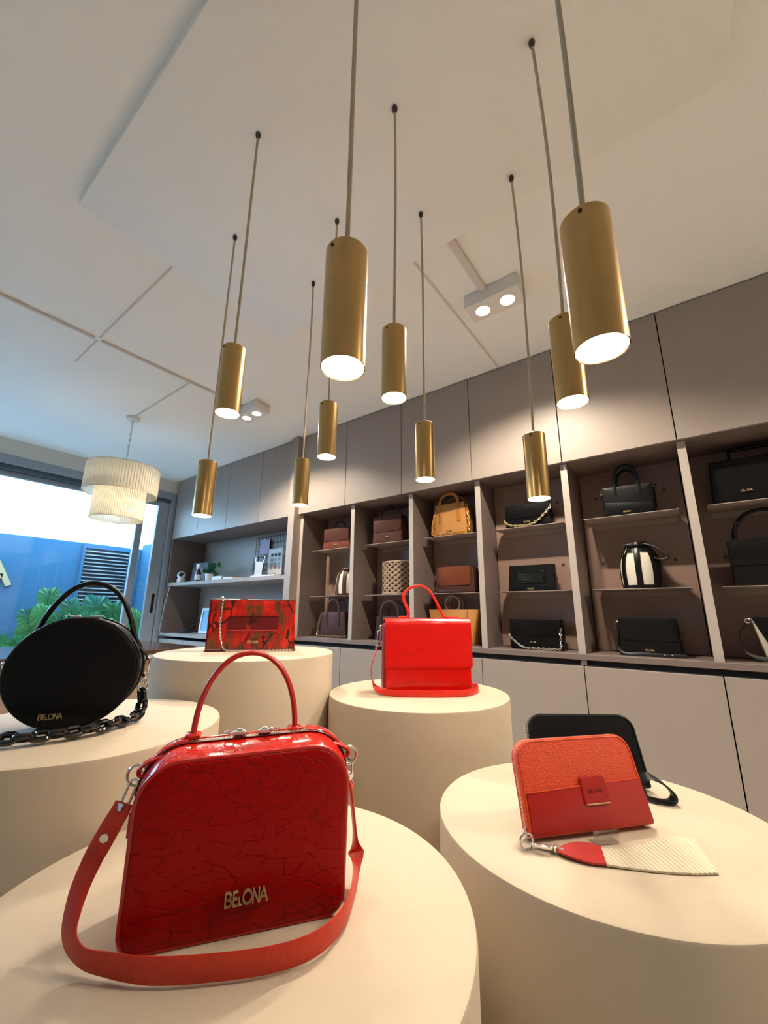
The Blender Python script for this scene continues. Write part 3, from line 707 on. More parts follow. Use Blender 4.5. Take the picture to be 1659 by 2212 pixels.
# ------------------------------------------------------------------ foreground bags
def outline3(outl, y): return [(x, y, z) for x, z in outl]
def top_run(outl, zmin, y=0.0):
    p = sorted([(x, z) for x, z in outl if z > zmin]); return [Vector((x, y, z)) for x, z in p]
def zip_teeth(path, side, w=.0052, step=.0032, h=.0014):
    """two interleaved rows of tiny teeth along a path; side = across vector"""
    mb = MB(); P = resample(path, step)
    for i in range(len(P) - 1):
        t = (P[i + 1] - P[i]).normalized(); s_ = Vector(side); s_ = (s_ - t * s_.dot(t)).normalized(); n = t.cross(s_)
        c = P[i] + s_ * (w * .2 * (1 if i % 2 else -1)); mb.obox(c, t * step * .3, s_ * w * .4, n * h)
    return mb
def carabiner(parent, p, q, w, r, m='chrome', name='snap_hook'):
    """long oval snap hook from p (top) to q (bottom) with a swivel block"""
    p, q = Vector(p), Vector(q); mb = MB(); link_at(mb, p, q, (q - p).length, w, r, 0.6, 8, 6)
    t = (q - p).normalized(); a = t.orthogonal().normalized(); b = t.cross(a); mb.obox(q, t * r * 2.2, a * w * .34, b * w * .34)
    mb.tube([q, q + t * r * 5], r * 1.3, 8); mb.torus(q + t * r * 7.5, w * .42, r * .8, 'y', 14, 6)
    return mb.build(name, m, parent)

# --- red croc top-handle bag on the nearest plinth
fb = thing('handbag', 'glossy red croc embossed handbag with top handle and long strap on the nearest plinth', 'handbag', (-.5326, .4032, .6740), math.radians(54.31))
OUT = rpoly([(-.130, .0012), (.127, .0012), (.130, .199), (-.132, .193)], [.022, .022, .05, .05], 10)
gi = inset(OUT, .0035)
def bulged(o, d):
    k = [min(1, max(0, (z - .04) / .10)) for x, z in o]
    return [(x + (X - x) * q, z + (Z - z) * q) for (x, z), (X, Z), q in zip(inset(o, .0035), inset(o, -d), k)]
MB().loft([outline3(gi, -.047), outline3(bulged(OUT, .001), -.036), outline3(bulged(OUT, .005), -.02), outline3(bulged(OUT, .007), .0), outline3(bulged(OUT, .005), .02), outline3(bulged(OUT, .001), .036), outline3(gi, .047)]).build('gusset', 'croc_red_lit', fb)
MB().pillow(inset(OUT, .002), .014, .004, 3, .004, -.045).build('front_panel', 'croc_red', fb)
MB().pillow(inset(OUT, .002), .014, .004, 3, .004, .045).build('back_panel', 'croc_red', fb)
for y in (-.0475, .0475): MB().tube(outline3(inset(OUT, .001), y), .0031, 8, closed=True).build('piping', 'red_leather', fb)
zr = top_run(inset(OUT, -.0082), .12, .003)
MB().ribbon(zr, .014, .002, (0, 1, 0)).build('zip_tape', 'oxblood', fb)
zip_teeth(zr, (0, 1, 0)).build('zip_teeth', 'gold_metal', fb)
tp = top_run(inset(OUT, -.0095), .175, .010)
MB().ribbon([p for p in tp if p.x < -.03], .024, .004, (0, 1, 0)).build('top_strip', 'croc_red_lit', fb)
MB().ribbon([p for p in tp if p.x < -.03][-1:] + [Vector((-.03, .012, .1985))], .024, .004, (0, 1, 0))
MB().ribbon([p for p in tp if p.x > .04] if len([p for p in tp if p.x > .04]) > 1 else tp[-3:], .024, .004, (0, 1, 0)).build('top_strip', 'croc_red_lit', fb)
for x in (-.018, .016):
    pu = MB(); pu.bbox(x - .009, x + .009, -.003, .009, .2065, .2125, .0015); pu.torus((x + (.013 if x > 0 else -.013), .0, .2115), .0065, .0015, 'z', 14, 6)
    pu.bbox(x - .004, x + .004, -.001, .007, .211, .215, .001); pu.build('zip_pull', 'chrome', fb)
MB().tube(arch(-.080, .060, .204, .112, .014, 22, 2.1), .0052, 10, flat=.8).build('handle', 'red_leather', fb)
for x in (-.080, .060): MB().bbox(x - .010, x + .010, .004, .024, .203, .2105, .002).build('handle_tab', 'croc_red_lit', fb)
for s_ in (-1, 1):
    xx = .127 * s_
    MB().ribbon(spline([(xx - .03 * s_, .0, .194), (xx, .0, .184), (xx + .012 * s_, 0, .176), (xx + .010 * s_, 0, .168), (xx, 0, .17)], 4), .018, .004, (0, 1, 0)).build('ring_tab', 'red_leather', fb)
    MB().torus((xx + .014 * s_, 0, .168), .012, .0018, 'y', 20, 8).build('d_ring', 'chrome', fb)
carabiner(fb, (-.141, -.004, .166), (-.150, -.012, .137), .016, .0017)
carabiner(fb, (.142, .004, .164), (.144, .01, .137), .016, .0017)
sp = [(-.152, -.014, .134), (-.160, -.018, .118), (-.172, -.022, .090), (-.180, -.030, .060), (-.178, -.045, .032), (-.160, -.060, .0175), (-.130, -.076, .0148), (-.087, -.096, .0145), (-.035, -.109, .0145),
      (.032, -.118, .0145), (.081, -.111, .0145), (.118, -.083, .0145), (.142, -.040, .016), (.156, .0, .026), (.158, .02, .06), (.148, .014, .118), (.144, .011, .128)]
wd = [(1, -.3, 0), (1, -.3, 0), (1, -.35, 0), (1, -.5, .2), (.8, -.7, .4), (.4, -.5, .8), (.1, -.2, 1)] + [(0, 0, 1)] * 6 + [(-.2, .5, 1), (0, 1, .3), (0, 1, 0), (0, 1, 0)]
def smooth_wd(w, n): return [Vector(w[min(i // n, len(w) - 1)]).lerp(Vector(w[min(i // n + 1, len(w) - 1)]), (i % n) / n) for i in range((len(w) - 1) * n + 1)]
st = MB().ribbon(spline(sp, 8), .0245, .0032, smooth_wd(wd, 8)).build('shoulder_strap', 'red_strap', fb)
MB().ribbon(spline([(-.149, -.012, .142), (-.158, -.022, .120), (-.168, -.026, .098)], 5), .024, .003, (1, -.3, 0)).build('strap_fold', 'red_strap', st)
MB().tube([(-.162, -.024, .112), (-.1625, -.0275, .1115)], .005, 12).build('rivet', 'chrome', st)
logo(fb, .006, .0360, -.0560, .0135, .048, .0017, .0035, 'gold_metal')
MB().bbox(-.150, -.128, .028, .030, .085, .115, .001).build('hang_tag', 'red_leather', fb)

# --- scarlet croc flap bag on the middle plinth
rb = thing('handbag', 'scarlet croc embossed flap bag with ribbon handle on the middle plinth', 'handbag', (-.823, 1.362, .774), math.radians(41))
MB().pillow(rpoly([(-.160, .001), (.156, .001), (.153, .242), (-.158, .240)], [.012, .012, .012, .012], 5), .104, .008, 3).build('body', 'red_dark', rb)
pf = [(.054, .15), (.054, .235), (.047, .249), (.03, .255), (-.036, .256), (-.050, .250), (-.057, .238), (-.060, .17), (-.0605, .091)]
pf = [(a.x, a.y) for a in spline([(y, z, 0) for y, z in pf], 3)]
def sheet(prof, x0, x1, t):
    P = [Vector((0, y, z)) for y, z in prof]; rings = []
    for i, p in enumerate(P):
        tg = (P[min(i + 1, len(P) - 1)] - P[max(i - 1, 0)]).normalized(); n = Vector((1, 0, 0)).cross(tg)
        rings.append([(x0, p.y + n.y * t / 2, p.z + n.z * t / 2), (x1, p.y + n.y * t / 2, p.z + n.z * t / 2), (x1, p.y - n.y * t / 2, p.z - n.z * t / 2), (x0, p.y - n.y * t / 2, p.z - n.z * t / 2)])
    return MB().loft(rings)
fl = sheet(pf, -.154, .158, .006).build('flap', 'croc_scarlet', rb)
MB().bbox(-.150, .154, -.0565, -.050, .006, .12, .002).build('front_panel', 'croc_scarlet', rb)
hp = spline([(-.098, 0, .2615), (-.072, 0, .262), (-.062, 0, .270), (-.066, 0, .292), (-.080, 0, .328), (-.076, 0, .352), (-.052, 0, .371), (-.018, 0, .378), (.012, 0, .366), (.034, 0, .338), (.054, 0, .300), (.068, 0, .270), (.082, 0, .2625), (.125, 0, .2605)], 5)
MB().ribbon(hp, .026, .0095, (.25, 1, 0)).build('handle', 'scarlet_strap', rb)
MB().ribbon(spline([(-.150, .0, .225), (-.160, 0, .232), (-.168, 0, .226)], 3), .016, .004, (0, 1, 0)).build('ring_tab', 'scarlet_strap', rb)
MB().torus((-.168, 0, .222), .010, .0018, 'x', 16, 6).build('d_ring', 'chrome', rb)
carabiner(rb, (-.170, -.002, .216), (-.176, -.004, .168), .018, .0022)
sp = [(-.176, -.005, .162), (-.180, -.006, .150), (-.192, -.006, .115), (-.200, -.006, .080), (-.196, -.016, .045), (-.176, -.040, .017), (-.130, -.076, .011), (-.064, -.094, .0112), (.046, -.100, .0115), (.127, -.084, .0118), (.180, -.030, .0125), (.196, .030, .0135), (.180, .075, .015), (.14, .09, .02)]
wd = [(0, 1, 0)] * 5 + [(0, .6, .8)] + [(0, 0, 1)] * 8
MB().ribbon(spline(sp, 6), .022, .003, smooth_wd(wd, 6)).build('shoulder_strap', 'scarlet_strap', rb)

# --- snake print clutch on the tallest plinth
cl = thing('clutch_bag', 'red snake print clutch with hand slot and silver chain on the tallest plinth', 'clutch', (-1.418, 1.035, .903), math.radians(48.88))
def sec(z, yf, yb, hw, r=.004):
    return [(-hw + r, yf, z), (hw - r, yf, z), (hw, yf + r, z), (hw, yb - r, z), (hw - r, yb, z), (-hw + r, yb, z), (-hw, yb - r, z), (-hw, yf + r, z)]
MB().loft([sec(.004, -.030, .034, .165), sec(.06, -.030, .026, .163), (sec(.13, -.028, .012, .160)), sec(.192, -.024, -.006, .158)]).build('body', 'snake_skin', cl)
MB().box(-.166, -.1655 + .004, -.028, .03, .006, .19).build('side_gusset', 'oxblood', cl, smooth=False)
MB().bbox(-.168, .168, -.0345, .036, .0005, .0085, .002).build('base_binding', 'oxblood', cl, smooth=False)
MB().ribbon([(-.158, -.015, .194), (.158, -.015, .194)], .018, .003, (0, 1, 0)).build('zip_tape', 'oxblood', cl)
zip_teeth([Vector((-.156, -.015, .1955)), Vector((.156, -.015, .1955))], (0, 1, 0)).build('zip_teeth', 'gold_metal', cl)
MB().ribbon([(-.055, -.018, .198), (-.03, -.02, .202), (.0, -.02, .207)], .008, .002, (0, 1, 0)).build('zip_pull_tab', 'red_leather', cl)
sl = MB().bbox(-.092, .098, -.0345, -.0285, .077, .130, .002).build('hand_slot', 'snake_dark', cl, smooth=False)
MB().tube([(-.090, -.0355, .078), (.096, -.0355, .078)], .0028, 8).build('slot_edge', 'red_leather', sl)
MB().tube([(-.092, -.034, .131), (.098, -.034, .131)], .0018, 6).build('slot_edge', 'oxblood', sl)
cm = MB(); chain_mesh(cm, spline([(-.128, -.018, .203), (-.119, -.028, .202), (-.117, -.036, .185), (-.118, -.037, .10), (-.108, -.040, .035), (-.088, -.050, .0065), (-.04, -.052, .005), (.06, -.051, .005), (.165, -.046, .005)], 10), .0105, .0072, .0018, 5, 5)
cm.build('chain_strap', 'chrome', cl)
logo(cl, .006, .030, -.0305, .0095, .040, .0017, .002, 'gold_metal')

# --- black round bag on the left plinth
kb = thing('handbag', 'black round leather bag with arched handle and chunky black chain', 'handbag', (-1.171, .384, .797), math.radians(58))
RO = [(  .127 * math.cos(2 * PI * k / 56), .1185 + .1175 * math.sin(2 * PI * k / 56)) for k in range(56)]
RO = [(x, max(z, .003)) for x, z in RO]
ri = inset(RO, .004)
MB().loft([outline3(ri, -.039), outline3(ri, 0), outline3(ri, .039)]).build('gusset', 'black_leather', kb)
MB().pillow(inset(RO, .002), .014, .005, 3, .004, -.037).build('front_panel', 'black_leather', kb)
MB().pillow(inset(RO, .002), .014, .005, 3, .004, .037).build('back_panel', 'black_leather', kb)
for y in (-.040, .040): MB().tube(outline3(inset(RO, .001), y), .0028, 8, closed=True).build('piping', 'black_smooth', kb)
zp = [Vector((.1265 * math.cos(a), -.006, .1185 + .117 * math.sin(a))) for a in [PI * 1.02 - i * PI * 1.12 / 50 for i in range(51)]]
MB().ribbon(zp, .016, .0022, (0, 1, 0)).build('zip_tape', 'black_strap', kb)
zip_teeth(zp, (0, 1, 0), .005, .0034).build('zip_teeth', 'chrome', kb)
for x in (-.022, .016):
    pu = MB(); pu.bbox(x - .009, x + .009, -.012, .0,   .235, .242, .0015); pu.torus((x + (.012 if x > 0 else -.012), -.012, .2405), .0065, .0014, 'z', 14, 6); pu.build('zip_pull', 'chrome', kb)
MB().tube(spline([(-.100, .012, .19), (-.094, .012, .215), (-.075, .012, .26), (-.045, .012, .30), (-.008, .012, .318), (.032, .012, .31), (.064, .012, .282), (.088, .012, .235), (.102, .012, .19), (.108, .012, .172)], 6), .0072, 12, flat=.85).build('handle', 'black_smooth', kb)
for x, z in ((-.104, .196), (.106, .190)): MB().ribbon(spline([(x * .86, .012, z + .03), (x, .012, z), (x * 1.14, .012, z - .035)], 4), .018, .004, (0, 1, 0)).build('handle_tab', 'black_leather', kb)
for s_ in (-1, 1):
    MB().ribbon(spline([(.121 * s_, .0, .165), (.134 * s_, 0, .15), (.138 * s_, 0, .138)], 3), .016, .004, (0, 1, 0)).build('ring_tab', 'black_leather', kb)
    carabiner(kb, (.139 * s_, .01 * s_, .142), (.136 * s_, .022 * s_, .100), .016, .002)
    MB().torus((.133 * s_, .028 * s_, .073), .011, .0018, 'y', 18, 6).build('ring', 'chrome', kb)
kp = spline([(.131, .030, .064), (.136, .028, .04), (.138, .006, .016), (.122, -.022, .009), (.100, -.064,   .0140), (.083, -.092,   .0140), (.039, -.119,   .0140), (-.008, -.132,   .0140), (-.058, -.140,   .0140), (-.106, -.118,   .0140), (-.140, -.080,   .0140), (-.158, -.040, .014), (-.148, -.024, .045), (-.134, -.028, .064)], 10)
LL, LW, LR = .040, .029, .0060
tmp = MB(); link_at(tmp, (-.01, 0, 0), (.01, 0, 0), LL, LW, LR, 0, 9, 8); lk0 = tmp.build('chain_link', 'black_gloss', kb)
pts = resample(kp, LL - 2.3 * LR)
for i in range(len(pts) - 1):
    o = lk0 if i == 0 else lk0.copy()
    if i: COL.objects.link(o); o.parent = kb
    t = (pts[i + 1] - pts[i]).normalized(); a = Vector((0, 0, 1)) if abs(t.z) < .9 else Vector((1, 0, 0)); a = (a - t * a.dot(t)).normalized(); b = t.cross(a)
    roll = PI * .5 + (.55 if i % 2 else -.75); a2 = a * math.cos(roll) + b * math.sin(roll); b2 = t.cross(a2); c = (pts[i] + pts[i + 1]) / 2
    M3 = Matrix((t, b2, a2)).transposed().to_4x4(); M3.translation = c
    o.matrix_local = M3
logo(kb, -.024, .026, -.0478, .0105, .042, .0014, .002, 'gold_metal')

# --- zip wallets on the right plinth
def wallet(label, front, th, lean, up_m, low_m, edge_m, zip_m, seam=True):
    w2, H, D = .1325, .152, .024
    ix, iy = -math.sin(th), math.cos(th)
    t = thing('zip_wallet', label, 'wallet', (front[0] + ix * D, front[1] + iy * D, front[2] + .001), th, -lean)
    O = rpoly([(-w2 + .001, 0), (w2, 0), (w2 - .004, H), (-w2 + .006, H)], [.006, .006, .034, .034], 8)
    gi = inset(O, .0025)
    MB().loft([outline3(gi, -D + .003), outline3(gi, -D * .5), outline3(gi, -.003)]).build('gusset', edge_m, t)
    MB().pillow(O, .007, .003, 3, 0, -.0035).build('back_panel', edge_m, t)
    MB().pillow(O, .007, .003, 3, 0, -D + .0035).build('front_panel', up_m, t)
    MB().tube(outline3(inset(O, .0045), -D - .0001), .0013, 6, closed=True).build('welt', edge_m, t)
    if seam:
        lo_ = rpoly([(-w2 + .007, .003), (w2 - .003, .003), (w2 - .005, .074), (-w2 + .010, .066)], [.005, .005, .001, .001], 4)
        MB().pillow(lo_, .003, .001, 2, 0, -D - .0008).build('lower_panel', low_m, t)
        MB().tube([(-w2 + .010, -D - .0022, .066), (w2 - .005, -D - .0022, .074)], .0012, 6).build('seam', edge_m, t)
    zpath = [Vector((x, -D * .5, z)) for x, z in inset(O, .0012)]
    zpath = [p for p in zpath if p.z > .004 and not (p.x > w2 * .75 and p.z < .09)]
    zpath.sort(key=lambda p: PI - math.atan2(p.z - .0, p.x))
    MB().ribbon(zpath, .011, .0016, (0, 1, 0)).build('zip_tape', edge_m, t)
    zip_teeth(zpath, (0, 1, 0), .0062, .0031, .0017).build('zip_teeth', zip_m, t)
    return t, D, w2
ow, D, w2 = wallet('orange red leather zip wallet with cream woven wrist strap on the right plinth', (-.202, .920, .659), math.radians(49.5), .30, 'wallet_pebble', 'wallet_red', 'wallet_edge', 'zip_silver')
pt = MB().bbox(-.008, .046, -D - .0052, -D - .001, .040, .084, .0012).build('logo_patch', 'wallet_red', ow, smooth=False)
logo(pt, .019, .057, -D - .0050, .0062, .032, .0007, .0006, 'oxblood', 'embossed_lettering')
MB().tube([(-.006, -D - .0055, .0405), (.044, -D - .0055, .0405)], .0011, 6).build('patch_edge', 'gold_metal', pt)
MB().bbox(-w2 - .004, -w2 + .004, -.018, -.008, .002, .016, .001).build('zip_slider', 'chrome', ow)
# wrist strap lies flat on the plinth: same thing, laid out in the plinth plane
inv = (Matrix.Translation(ow.location) @ Matrix.Rotation(math.radians(49.5), 4, 'Z') @ Matrix.Rotation(-.30, 4, 'X')).inverted()
base = Matrix.Translation((-.202, .920, .659)) @ Matrix.Rotation(math.radians(47.1), 4, 'Z')
def flat(o): o.matrix_local = inv @ base; return o
flat(MB().torus((-.146, -.018, .013), .012, .0018, 'y', 20, 6).build('ring', 'chrome', ow))
cb = MB(); link_at(cb, (-.136, -.022, .009), (-.108, -.033, .007), .040, .021, .0034, 1.2, 8, 8); cb.bbox(-.108, -.098, -.041, -.032, .002, .012, .002); cb.tube([(-.112, -.033, .007), (-.092, -.040, .006)], .0035, 8)
flat(cb.build('snap_hook', 'chrome', ow))
def slab(top, z, t, name, m, nx=10):
    """strip between two edge polylines (lists of (x,y,z)), thickness t"""
    a, b = top; mb = MB(); A = spline(a, 6); B = spline(b, 6); vs = []; nn_ = len(A); k = 6
    for i in range(nn_):
        for j in range(k + 1): vs.append(A[i].lerp(B[i], j / k))
    n1 = len(vs); vs2 = vs + [v - Vector((0, 0, t)) for v in vs]; fs = []; w = k + 1
    for i in range(nn_ - 1):
        for j in range(k):
            q = (i * w + j, i * w + j + 1, (i + 1) * w + j + 1, (i + 1) * w + j); fs.append(q); fs.append(tuple(x + n1 for x in q[::-1]))
    rim = [i * w for i in range(nn_)] + [(nn_ - 1) * w + j for j in range(1, w)] + [i * w + k for i in range(nn_ - 2, -1, -1)] + [j for j in range(k - 1, 0, -1)]
    for p, q in zip(rim, rim[1:] + rim[:1]): fs.append((p, q, q + n1, p + n1))
    mb.add(vs2, fs); return mb.build(name, m, ow)
flat(slab(([(-.099, -.036, .008), (-.078, -.030, .010), (-.050, -.028, .010), (-.022, -.042, .008)], [(-.104, -.046, .008), (-.086, -.066, .007), (-.065, -.080, .006), (-.046, -.086, .006)]), 0, .003, 'leather_tab', 'wallet_red'))
flat(slab(([(-.024, -.045, .006), (.012, -.053, .007), (.058, -.052, .011), (.108, -.050, .016), (.150, -.056, .014)], [(-.046, -.086, .0055), (-.016, -.098, .0045), (.030, -.115, .004), (.075, -.127, .004), (.113, -.132, .004)]), 0, .003, 'woven_strap', 'cream_knit'))
bw, D, w2 = wallet('black leather zip wallet with wrist loop, half hidden behind the orange red wallet', (-.242, 1.131, .659), math.radians(36), .30, 'black_leather', 'black_leather', 'black_smooth', 'zip_gold', seam=False)
inv2 = (Matrix.Translation(bw.location) @ Matrix.Rotation(math.radians(36), 4, 'Z') @ Matrix.Rotation(-.30, 4, 'X')).inverted()
lp = [(-.155, 1.175, .690), (-.135, 1.165, .703), (-.112, 1.165, .697), (-.094, 1.170, .678), (-.098, 1.168, .664), (-.118, 1.158, .6615), (-.140, 1.155, .666), (-.150, 1.160, .680)]
o = MB().ribbon(spline(lp, 6), .026, .004, (-.55, .83, .1)).build('wrist_loop', 'black_strap', bw); o.matrix_local = inv2
# clear easel under the orange wallet
es = thing('display_easel', 'small clear acrylic easel holding up the orange red wallet', 'display stand', (-.195, .914, .659), math.radians(47.1))
MB().bbox(-.024, .026, -.016, .0, .0005, .0028, .0008).build('foot_plate', 'clear_acrylic', es, smooth=False)
MB().bbox(-.024, .026, -.0185, -.016, .0005, .022, .0008).build('front_lip', 'clear_acrylic', es, smooth=False)

# ------------------------------------------------------------------ handbags in the bays
YS = 2.655                                # bag fronts on the shelves
def sbag(label, xc, row, d, rz=0.0, dy=0.0, name='handbag', cat='handbag'):
    return thing(name, label, cat, (xc, YS + dy + d / 2, SH[row]), rz, group='handbags in the bays')
def box_body(t, w0, w1, h, d, m, r=.012, name='body', b=.006, bulge=.004):
    return MB().pillow(rpoly([(-w0 / 2, .001), (w0 / 2, .001), (w1 / 2, h), (-w1 / 2, h)], r, 4), d, b, 2, bulge).build(name, m, t)
def flap(t, w, z0, z1, d, m, r=.03, top=True, name='flap', th=.004):
    o = MB().pillow(rpoly([(-w / 2, z0), (w / 2, z0), (w / 2, z1), (-w / 2, z1)], [r, r, .004, .004], 6), th, .0015, 2, 0, -d / 2 - .006).build(name, m, t)
    if top: MB().bbox(-w / 2, w / 2, -d / 2 - .008, d / 2, z1 - .003, z1 + .003, .0015).build('flap_top', m, t, smooth=False)
    return o
def arch_handle(t, x0, x1, z0, h, m, r=.005, y=0.0, p=2.2, flat_=1.0): return MB().tube(arch(x0, x1, z0, h, y, 16, p), r, 8, flat=flat_).build('handle', m, t)
def strap_handle(t, x0, x1, zlow, ztop, h, y, m, w=.018):
    pts = [(x0, y, zlow), (x0, y, ztop)] + arch(x0, x1, ztop, h, y, 12, 2.3)[1:-1] + [(x1, y, ztop), (x1, y, zlow)]
    return MB().ribbon(spline(pts, 2), w, .004, [((1, 0, 0) if abs(Vector(p).z - 0) < 99 else (0, 1, 0)) for p in spline(pts, 2)] if False else [Vector((0, 1, 0)).cross(Vector(b) - Vector(a)) if (Vector(b) - Vector(a)).length > 1e-6 else Vector((1, 0, 0)) for a, b in zip([spline(pts, 2)[0]] + list(spline(pts, 2))[:-1], list(spline(pts, 2))[1:] + [spline(pts, 2)[-1]])]).build('handle', m, t)
def small_logo(t, x, z, y, w=.05, m='gold_metal'): return logo(t, x, z, y, w * .22, w, w * .045, .002, m)
def bay_chain(t, pts, m, L=.030, W=.020, r=.0038): mb = MB(); chain_mesh(mb, spline(pts, 8), L, W, r, 5, 5); return mb.build('chain', m, t)

# bay 1
b = sbag('dark brown and rust flap handbag with short black handle, top shelf of the first bay', -2.53, 't', .10, math.radians(6))
box_body(b, .31, .27, .185, .10, 'rust_leather'); flap(b, .275, .072, .185, .10, 'brown_leather', .006)
arch_handle(b, -.06, .06, .185, .075, 'black_strap', .008); small_logo(b, 0, .036, -.058, .036)
def brad(q):
    K = [(0, .93), (.18, .98), (.38, 1.0), (.55, .96), (.70, .86), (.82, .71), (.92, .54), (1.0, .40)]
    for (a, u), (b, v) in zip(K, K[1:]):
        if q <= b: return u + (v - u) * (q - a) / (b - a)
    return .4
def bucket(t, R, h, stripes, m_body, m_stripe, n=48):
    mb = MB(); rings = []
    for k in range(13):
        q = k / 12; rad = R * brad(q)
        rings.append([((rad + (.006 * math.sin(7 * a_) if q > .72 else 0)) * math.cos(a_), (rad + (.006 * math.sin(7 * a_) if q > .72 else 0)) * math.sin(a_) * .8, h * q + .001) for a_ in [2 * PI * j / n for j in range(n)]])
    mb.loft(rings).build('body', m_body, t)
    for a0 in stripes:
        path = []; nv = []
        for k in range(13):
            q = k / 12; rad = R * brad(q) + .003
            path.append((rad * math.cos(a0), rad * math.sin(a0) * .8, h * q + .001)); nv.append((-math.sin(a0), math.cos(a0) * .8, 0))
        MB().ribbon(path, .030 * R / .1, .004, nv).build('stripe', m_stripe, t)
    cr_ = MB().lathe([(R * .80, h * .78), (R * .74, h * .825), (R * .58, h * .92), (R * .45, h * 1.002), (R * .30, h * 1.004)], n).build('collar', m_stripe, t); cr_.scale = (1, .8, 1)
    MB().torus((0, 0, h * .92), R * .60, .005, 'z', 24, 6).build('drawstring', m_stripe, t)
    MB().lathe([(R * .95, 0.0005), (R, .012), (R * .985, .02)], n).build('base_band', m_stripe, t).scale = (1, .8, 1)
b = sbag('white canvas bucket bag with brown stripes, middle shelf of the first bay', -2.455, 'm', .18, 0, 0, 'bucket_bag')
bucket(b, .115, .245, [math.radians(a_) for a_ in (-150, -110, -70, -30, 10, 90, 170)], 'canvas', 'brown_leather')
MB().tube(spline([(-.11, 0, .19), (-.16, -.01, .10), (-.155, -.03, .045)], 5), .004, 6).build('side_cord', 'brown_leather', b)
b = sbag('plum tote with two strap handles and horn chain, bottom of the first bay', -2.535, 'b', .11, math.radians(4))
box_body(b, .30, .25, .215, .11, 'plum_leather', .008)
for y in (-.060, .045): strap_handle(b, -.065, .065, .10 if y < 0 else .2, .215, .105, y, 'plum_leather', .020)
bay_chain(b, [(-.135, -.045, .20), (-.16, -.05, .12), (-.165, -.06, .02), (-.10, -.085, .012), (.06, -.088, .012), (.17, -.08, .012)], 'horn_chain', .036, .024, .005)
# bay 2
b = sbag('brown flap handbag with thin arched handle, top shelf of the second bay', -1.955, 't', .10, math.radians(3))
box_body(b, .30, .27, .222, .10, 'brown_leather'); flap(b, .275, .095, .222, .10, 'brown_leather', .04)
arch_handle(b, -.10, .10, .215, .108, 'chocolate', .0055); small_logo(b, 0, .048, -.058, .034)
b = sbag('beige macrame net bucket bag, middle shelf of the second bay', -1.905, 'm', .20, 0, -.012, 'bucket_bag')
mb = MB(); mb.lathe([(.0001, .002), (.125, .002), (.130, .02), (.130, .24), (.122, .255), (.0001, .255)], 40); mb.build('lining', 'net_lining', b).scale = (1, .78, 1)
net = MB(); NR, NH, NN = .134, .255, 15
for s_ in (-1, 1):
    for k in range(NN):
        net.tube([((NR + .002 * s_) * math.cos(a_), (NR + .002 * s_) * math.sin(a_), .003 + NH * i / 16) for i, a_ in [(i, 2 * PI * k / NN + s_ * i / 16 * 2.6) for i in range(17)]], .0042, 5)
        net.tube([((NR + .002 * s_) * math.cos(a_), (NR + .002 * s_) * math.sin(a_), .003 + NH * i / 16) for i, a_ in [(i, 2 * PI * (k + .22) / NN + s_ * i / 16 * 2.6) for i in range(17)]], .0042, 5)
net.torus((0, 0, .257), NR - .002, .007, 'z', 36, 6); net.torus((0, 0, .009), NR, .006, 'z', 36, 6)
net.build('rope_net', 'rope_net', b).scale = (1, .78, 1)
b = sbag('dark plum tote with two handles, mostly hidden behind the scarlet flap bag', -1.925, 'b', .11)
box_body(b, .30, .26, .185, .11, 'chocolate', .008)
for y in (-.060, .045): strap_handle(b, -.085, .085, .10 if y < 0 else .17, .185, .11, y, 'chocolate', .022)
# bay 3
b = sbag('tan leather tote with strap handles and amber chain, top shelf of the third bay', -1.375, 't', .11, math.radians(-4))
box_body(b, .285, .255, .245, .11, 'tan_leather', .006)
for y in (-.060, .045): strap_handle(b, -.078, .078, .10 if y < 0 else .22, .245, .072, y, 'tan_dark', .022)
bay_chain(b, [(-.11, -.045, .235), (-.135, -.06, .14), (-.145, -.065, .02), (-.09, -.075, .015), (.05, -.080, .015), (.14, -.075, .015)], 'amber_chain', .036, .024, .005)
bay_chain(b, [(.135, -.04, .22), (.155, -.05, .12), (.155, -.055, .02)], 'amber_chain', .036, .024, .005)
logo(b, 0, .028, -.0625, .010, .045, .002, .001, 'chocolate')
b = sbag('brown crossbody flap bag with rounded flap, middle shelf of the third bay', -1.355, 'm', .10)
box_body(b, .315, .30, .180, .10, 'brown_leather', .022); flap(b, .255, .052, .183, .10, 'rust_leather', .022)
for s_ in (-1, 1): MB().torus((.163 * s_, 0, .165), .010, .002, 'y', 14, 6).build('d_ring', 'chrome', b)
MB().ribbon(spline([(-.163, -.0, .15), (-.172, -.02, .08), (-.16, -.05, .02), (-.08, -.075, .012), (.05, -.080, .010), (.155, -.06, .010)], 6), .018, .003, smooth_wd([(0, 1, 0), (0, 1, 0), (0, .5, .8), (0, 0, 1), (0, 0, 1), (0, 0, 1)], 6)).build('shoulder_strap', 'chocolate', b)
b = sbag('tan leather tote with round horn ring handles behind the scarlet bag', -1.385, 'b', .13)
MB().loft([sec(.001, -.065, .065, .155, .012), sec(.10, -.066, .066, .175, .012), sec(.235, -.045, .045, .20, .008)]).build('body', 'tan_leather', b)
for y in (-.028, .028):
    MB().torus((-.01, y, .276), .057, .0085, 'y', 32, 8).build('ring_handle', 'horn_ring', b)
    MB().ribbon([(-.01, y, .19), (-.01, y, .228)], .028, .005, (1, 0, 0)).build('handle_tab', 'tan_dark', b)
MB().ribbon([(.105, -.069, .02), (.105, -.060, .14), (.112, -.047, .232)], .006, .003, (1, 0, 0)).build('seam', 'tan_dark', b)
